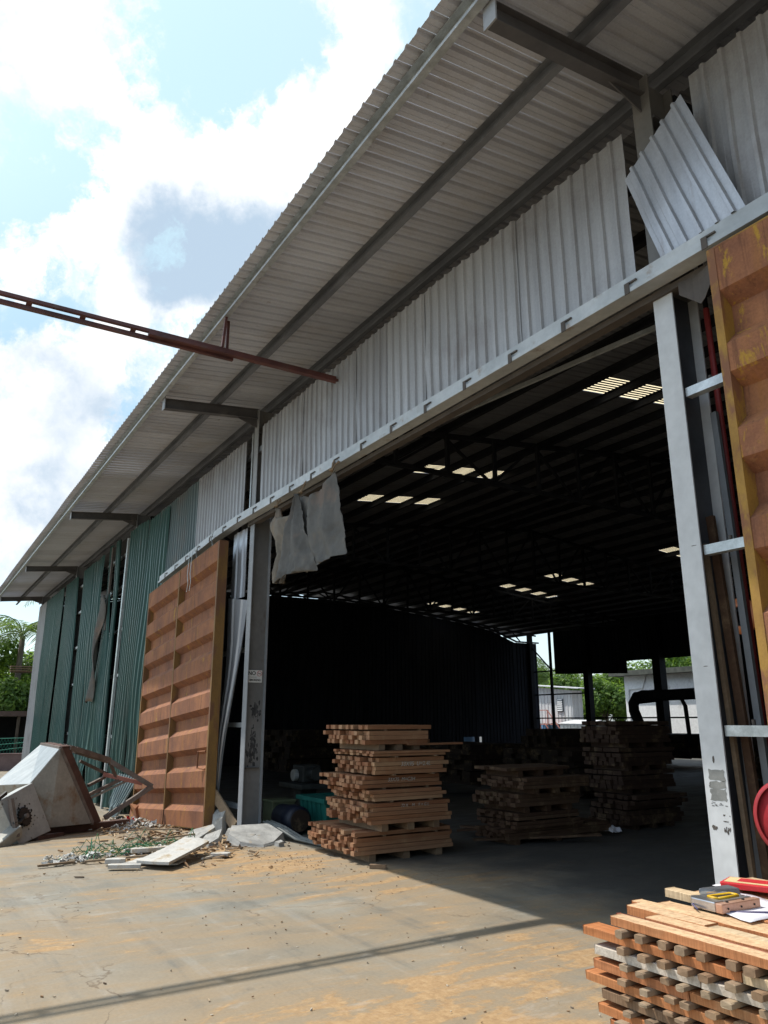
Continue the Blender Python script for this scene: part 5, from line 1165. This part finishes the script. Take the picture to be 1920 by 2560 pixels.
for i in range(95):
    t = rr.random(); x = -10.3 + rr.gauss(0, .13) - .3 * t; y = 2.0 + 1.4 * t + rr.gauss(0, .08); L = rr.uniform(.12, .42); an = rr.gauss(1.1, .5); h = rr.uniform(.01, .10) if rr.random() < .85 else rr.uniform(.1, .26)
    p = V((x, y, gz(x) + .012)); q = p + V((-math.cos(an) * L * .5, math.sin(an) * L * .5, h)); e = p + V((-math.cos(an) * L, math.sin(an) * L, rr.uniform(.008, .06)))
    mb.tube([p, q, e], .0045, 4)
kind(mb.build('green_strapping', 'strap'), 'stuff')
crumple('plastic_bag', (-14.7, 3.75, gz(-14.7)), (.16, .14, .16), 'redplastic', 9, 'small crumpled red bag in the litter behind the hopper legs', 'plastic bag')

# ------------------------------------------------------------------ trees
def leafcrown(mb, c, r, n, s, seed, lobes=9):
    rr = random.Random(seed); L = []
    for i in range(lobes):
        d = V((rr.gauss(0, 1), rr.gauss(0, 1), rr.gauss(0, .8))).normalized(); L.append((V((c[0] + d.x * r[0] * rr.uniform(.35, .75), c[1] + d.y * r[1] * rr.uniform(.35, .75), c[2] + d.z * r[2] * rr.uniform(.35, .75))), rr.uniform(.28, .5)))
    for i in range(n):
        lc, lr = rr.choice(L); d = V((rr.gauss(0, 1), rr.gauss(0, 1), rr.gauss(0, 1))).normalized(); q = rr.uniform(.55, 1.05)
        p = lc + V((d.x * r[0], d.y * r[1], d.z * r[2])) * lr * q
        nrm = (d + V((rr.uniform(-.7, .7), rr.uniform(-.7, .7), rr.uniform(-.2, .9)))).normalized(); t = nrm.orthogonal().normalized(); t = Matrix.Rotation(rr.uniform(0, 6.28), 3, nrm) @ t; b_ = nrm.cross(t); ss = s * rr.uniform(.6, 1.3)
        mb.quad([p - t * ss, p - b_ * ss * .4 + nrm * ss * .1, p + t * ss, p + b_ * ss * .4 + nrm * ss * .1])
def tree(x, y, z0, h, r, n, s, seed, mat, label, group='broadleaf trees around the yard'):
    rr = random.Random(seed); t = thing('broadleaf_tree', (x, y, z0), label, 'tree', group)
    mb = MB(); c = (x, y, z0 + h * .58)
    mb.tube([(x, y, z0 - .2), (x + .1, y, z0 + h * .3), (x + .05, y + .1, z0 + h * .62)], [.03 * h, .022 * h, .01 * h], 8)
    for i in range(6):
        an = rr.uniform(0, 6.28); mb.tube([(x + .08, y, z0 + h * (.28 + .04 * i)), (x + math.cos(an) * r * .35, y + math.sin(an) * r * .35, z0 + h * (.45 + .05 * i)), (x + math.cos(an) * r * .75, y + math.sin(an) * r * .75, z0 + h * (.55 + .05 * i))], [.011 * h, .007 * h, .003 * h], 6)
    mb.build('trunk', 'bark', t, True)
    mb = MB(); leafcrown(mb, c, (r, r, h * .46), n, s, seed, 14); mb.build('crown', mat, t); return t
def palm(x, y, z0, h, L, nf, seed, mat, label, group='palms around the yard', droop=1.0):
    rr = random.Random(seed); t = thing('palm_tree', (x, y, z0), label, 'palm', group); top = V((x + .15, y, z0 + h))
    MB().tube([(x, y, z0 - .2), (x + .05, y, z0 + h * .5), top], [.2, .16, .14], 9).build('trunk', 'bark', t, True)
    mb = MB()
    for i in range(nf):
        an = 6.283 * i / nf + rr.uniform(-.2, .2); el = rr.uniform(.15, 1.25); ll = L * rr.uniform(.8, 1.1); pts = []
        for q in linsp(0, 1, 13):
            hor = ll * q * math.cos(el * (1 - .4 * q)); ver = ll * q * math.sin(el) - ll * .62 * droop * q * q
            pts.append(top + V((math.cos(an) * hor, math.sin(an) * hor, ver)))
        mb.tube(pts, [.03 * (1 - .8 * q) + .004 for q in linsp(0, 1, 13)], 4)
        side = V((-math.sin(an), math.cos(an), 0))
        for q in linsp(.14, 1, 34):
            j = min(11, int(q * 12)); p = pts[j].lerp(pts[j + 1], q * 12 - j); d = (pts[j + 1] - pts[j]).normalized()
            ln = ll * .26 * math.sin(math.pi * min(1, .18 + q * .8)) + .1
            for sd in (-1, 1):
                e = p + side * sd * ln * .75 + d * ln * .5 + V((0, 0, -ln * rr.uniform(.25, .6))); m_ = p.lerp(e, .5) + V((0, 0, ln * .08)); wv = d * .028
                mb.quad([p - wv, m_ - wv * 1.2, e, m_ + wv * 1.2])
    mb.build('crown', mat, t); return t
GT1 = 'trees left of the warehouse'
palm(-46, -.6, -.4, 8.0, 4.6, 15, 1, 'palmgrey', 'tall grey green palm whose fronds reach above the eave at the left edge', GT1)
palm(-50, 8.2, -.4, 10.2, 4.4, 15, 2, 'palmgrey', 'tallest palm behind the far end of the eave', GT1)
palm(-45, 5.0, -.4, 6.4, 3.6, 16, 3, 'palm', 'lower palm with drooping fronds beside the far corner of the green wall', GT1, 1.3)
tree(-46.5, 4.6, -.4, 6.4, 2.9, 11000, .15, 4, 'leaf', 'bright leafy tree filling the gap at the left picture edge', GT1)
tree(-43.6, 4.7, -.4, 4.6, 1.9, 8000, .13, 14, 'leaf', 'lower bright bush like tree right beside the far corner of the green wall', GT1)
tree(-50, 2.0, -.4, 6.5, 3.2, 7000, .19, 5, 'leafdark', 'dark leafy tree at the far left, partly cut by the picture edge', GT1)
tree(-52, 8.0, -.4, 6.6, 3.2, 6000, .19, 6, 'leafdark', 'dark leafy tree standing behind the far corner of the green wall', GT1)
GT2 = 'trees behind the warehouse'
tree(-38.2, 41.5, 0, 4.6, 1.9, 8000, .15, 21, 'leaf', 'lower bright tree between the white cabin and the white building', GT2)
tree(-41.2, 41.0, 0, 5.0, 2.0, 8000, .15, 22, 'leaf', 'bright bushy tree right behind the white cabin', GT2)
tree(-46.5, 47, 0, 6.6, 3.4, 8000, .2, 7, 'leaf', 'bright tree seen between the two back columns, left part', GT2)
tree(-42.0, 48, 0, 6.2, 3.2, 8000, .2, 8, 'leaf', 'bright tree seen left of the white building', GT2)
tree(-38.5, 50, 0, 7.8, 3.6, 8000, .2, 9, 'leaf', 'tree rising over the roof edge of the white building', GT2)
tree(-52, 46, 0, 7.0, 3.4, 7000, .2, 10, 'leafdark', 'darker tree behind the white cabin', GT2)
tree(-33.5, 52, 0, 9.2, 3.8, 8000, .2, 13, 'leaf', 'large tree above the white building at the right', GT2)
palm(-47.5, 40.5, 0, 6.4, 4.4, 18, 11, 'palm', 'palm with long hanging fronds above the white cabin', GT2, 1.35)
palm(-45, 43, 0, 4.6, 3.6, 16, 12, 'palm', 'shorter palm between the white cabin and the bright trees', GT2, 1.2)

# ------------------------------------------------------------------ buildings behind
CB = thing('site_cabin', (-37.2, 37, 0), 'weathered white cabin with louvred window and flat roof behind the warehouse', 'cabin')
mb = MB(); corr(mb, [(-39.5, 36, 3.75), (-35.85, 36, 3.4), (-39.5, 36, 1.4), (-35.85, 36, 1.4)], .3, .03); mb.build('wall', 'cabin', CB)
mb = MB(); corr(mb, [(-35.85, 36, 3.4), (-35.85, 36.9, 3.4), (-35.85, 36, 1.4), (-35.85, 36.9, 1.4)], .3, .03, (1, 0, 0)); mb.build('wall', 'cabin', CB)
MB().hexa([(-40, 35.6, 3.86), (-34.9, 35.6, 3.46), (-34.9, 37.1, 3.46), (-40, 37.1, 3.86), (-40, 35.6, 3.92), (-34.9, 35.6, 3.52), (-34.9, 37.1, 3.52), (-40, 37.1, 3.92)]).build('roof', 'cabin', CB)
wn = MB().box(-37.15, -36.6, 35.93, 35.965, 2.1, 2.9).build('window', 'steeldark', CB)
for z in linsp(2.15, 2.8, 6): MB().hexa([(-37.1, 35.9, z), (-36.65, 35.9, z), (-36.65, 35.925, z + .09), (-37.1, 35.925, z + .09), (-37.1, 35.89, z), (-36.65, 35.89, z), (-36.65, 35.915, z + .09), (-37.1, 35.915, z + .09)]).build('louvre', 'cabin', wn)
BC = thing('shipping_container', (-37.2, 36.5, 0), 'blue corrugated container standing under the white cabin', 'container')
mb = MB(); corr(mb, [(-39.5, 36.05, 1.34), (-35.8, 36.05, 1.34), (-39.5, 36.05, -.1), (-35.8, 36.05, -.1)], .3, .04); mb.build('wall', 'bluewall', BC); MB().box(-39.5, -35.8, 36.1, 36.9, -.1, 1.34).build('body', 'bluewall', BC)
HRl = thing('stair_rail', (-36.8, 35.3, 0), 'pink red stair with handrail in front of the blue container', 'stair')
MB().bar((-38.6, 35.3, 1.35), (-37.6, 35.3, .1), .05).build('stringer', 'pink', HRl); mb = MB()
for a_, b_ in (((-38.4, 35.2, 2.2), (-37.3, 35.2, 2.2)), ((-37.3, 35.2, 2.2), (-35.9, 35.2, .7)), ((-37.3, 35.2, 2.2), (-37.3, 35.2, 1.3)), ((-37.6, 35.2, 1.4), (-36.6, 35.2, .3)), ((-37.7, 35.2, .2), (-38.0, 35.2, 1.3))): mb.bar(a_, b_, .05)
mb.build('handrail', 'pink', HRl); MB().box(-38.6, -36.8, 35.25, 36, 1.3, 1.36).build('landing', 'pink', HRl)
WB = thing('white_building', (-28, 42, 0), 'plain white rendered building with dark roof slab behind the warehouse', 'building')
MB().box(-33.3, -20, 38, 46, 0, 4.2).build('wall', 'whitewall', WB); MB().box(-34.0, -19.5, 37.4, 46.5, 4.201, 4.5).build('roof_slab', 'slabdark', WB)
MB().tube([(-33.0, 37.96, 0), (-33.0, 37.96, 3.2), (-32.9, 37.96, 3.4), (-31.9, 37.96, 3.45), (-31.6, 37.96, 4.2)], .04, 8).build('downpipe', 'whitewall', WB)
SR = thing('low_shed', (-34.9, 36, 0), 'low lean-to with pale sheet roof between the cabin and the white building', 'shed')
MB().hexa([(-35.7, 34.5, 1.36), (-33.4, 34.5, 1.34), (-33.4, 35.9, 1.55), (-35.7, 35.9, 1.57), (-35.7, 34.5, 1.4), (-33.4, 34.5, 1.38), (-33.4, 35.9, 1.59), (-35.7, 35.9, 1.61)]).build('roof', 'cabin', SR)
mb = MB(); corr(mb, [(-35.6, 34.6, 1.34), (-33.5, 34.6, 1.32), (-35.6, 34.6, 0), (-33.5, 34.6, 0)], .3, .03); mb.build('wall', 'whitewall', SR)
TK = thing('blue_tank', (-36.2, 27.2, -.36), 'blue water tank seen through the slit at the foot of the dark gable wall', 'tank')
MB().tube([(-36.4, 27.6, -.36), (-36.4, 27.6, 1.3)], .75, 20).build('body', 'bluewall', TK, True); MB().tube([(-36.4, 27.6, 1.301), (-36.4, 27.6, 1.36)], .4, 20).build('lid', 'bluewall', TK)
# left edge: shed, net fence, low wall
SH = thing('open_shed', (-40, 1.5, -.4), 'open dark shed with thin brown roof at the left picture edge', 'shed')
MB().box(-42.0, -37.6, -3, 5.3, 1.8, 2.02).build('roof', 'shed', SH); MB().box(-41.9, -41.7, -3, 5.2, -.4, 1.79).build('wall', 'shedblack', SH); MB().box(-41.7, -37.8, 5.0, 5.2, -.4, 1.79).build('wall', 'shedblack', SH)
for y in (-1.6, 1.4, 4.4): MB().box(-37.9, -37.78, y, y + .12, -.4, 1.79).build('post', 'bark', SH)
NW = thing('low_wall', (-36.2, 2.4, -.36), 'low faded red wall left of the far corner of the warehouse', 'wall')
MB().box(-36.3, -36.1, -4, 4.9, -.4, .27).build('body', 'redwall', NW); MB().box(-36.34, -36.06, -4, 4.9, .271, .31).build('coping', 'redwall', NW)
NF = thing('net_fence', (-36.2, 2.4, .31), 'green net fence with slack ropes on top of the low red wall', 'fence')
mb = MB()
for i in range(70):
    y = -3.5 + i * .12
    mb.bar((-36.2, y, .32), (-36.2, y + .3, .9), .008); mb.bar((-36.2, y + .3, .32), (-36.2, y, .9), .008)
mb.build('net', 'netgreen', NF)
for z, sg_ in ((.92, .02), (.74, .12), (.55, .18)): MB().tube([(-36.15, y, z - sg_ * math.sin((y + 4) * .7) ** 2) for y in linsp(-3.5, 4.9, 24)], .014, 5).build('rope', 'netgreen', NF)
for y in (-2, .6, 3.2, 4.85): MB().tube([(-36.2, y, .315), (-36.2, y, 1.0)], .025, 6).build('post', 'steel', NF)
HT = thing('small_canopy', (-43.5, 5.0, 3.6), 'small slatted canopy board jutting out beside the far wall corner', 'canopy')
for q in range(3): MB().box(-40.2 , -39.8, 4.1, 5.1, 4.05 - q * .1, 4.09 - q * .1).build('slat', 'bearer', HT)
MB().box(-40.05, -39.95, 5.3, 5.4, -.4, 4.1).build('post', 'bark', HT); MB().box(-40.05, -39.95, 4.1, 5.299, 3.78, 3.83).build('arm', 'bark', HT)

# ------------------------------------------------------------------ render settings
S.view_settings.view_transform = 'Standard'; S.view_settings.look = 'None'; S.view_settings.exposure = .82; S.view_settings.gamma = 1; S.view_settings.use_curve_mapping = False
S.cycles.max_bounces = 8; S.cycles.diffuse_bounces = 4; S.cycles.use_denoising = True; S.cycles.caustics_reflective = False; S.cycles.caustics_refractive = False
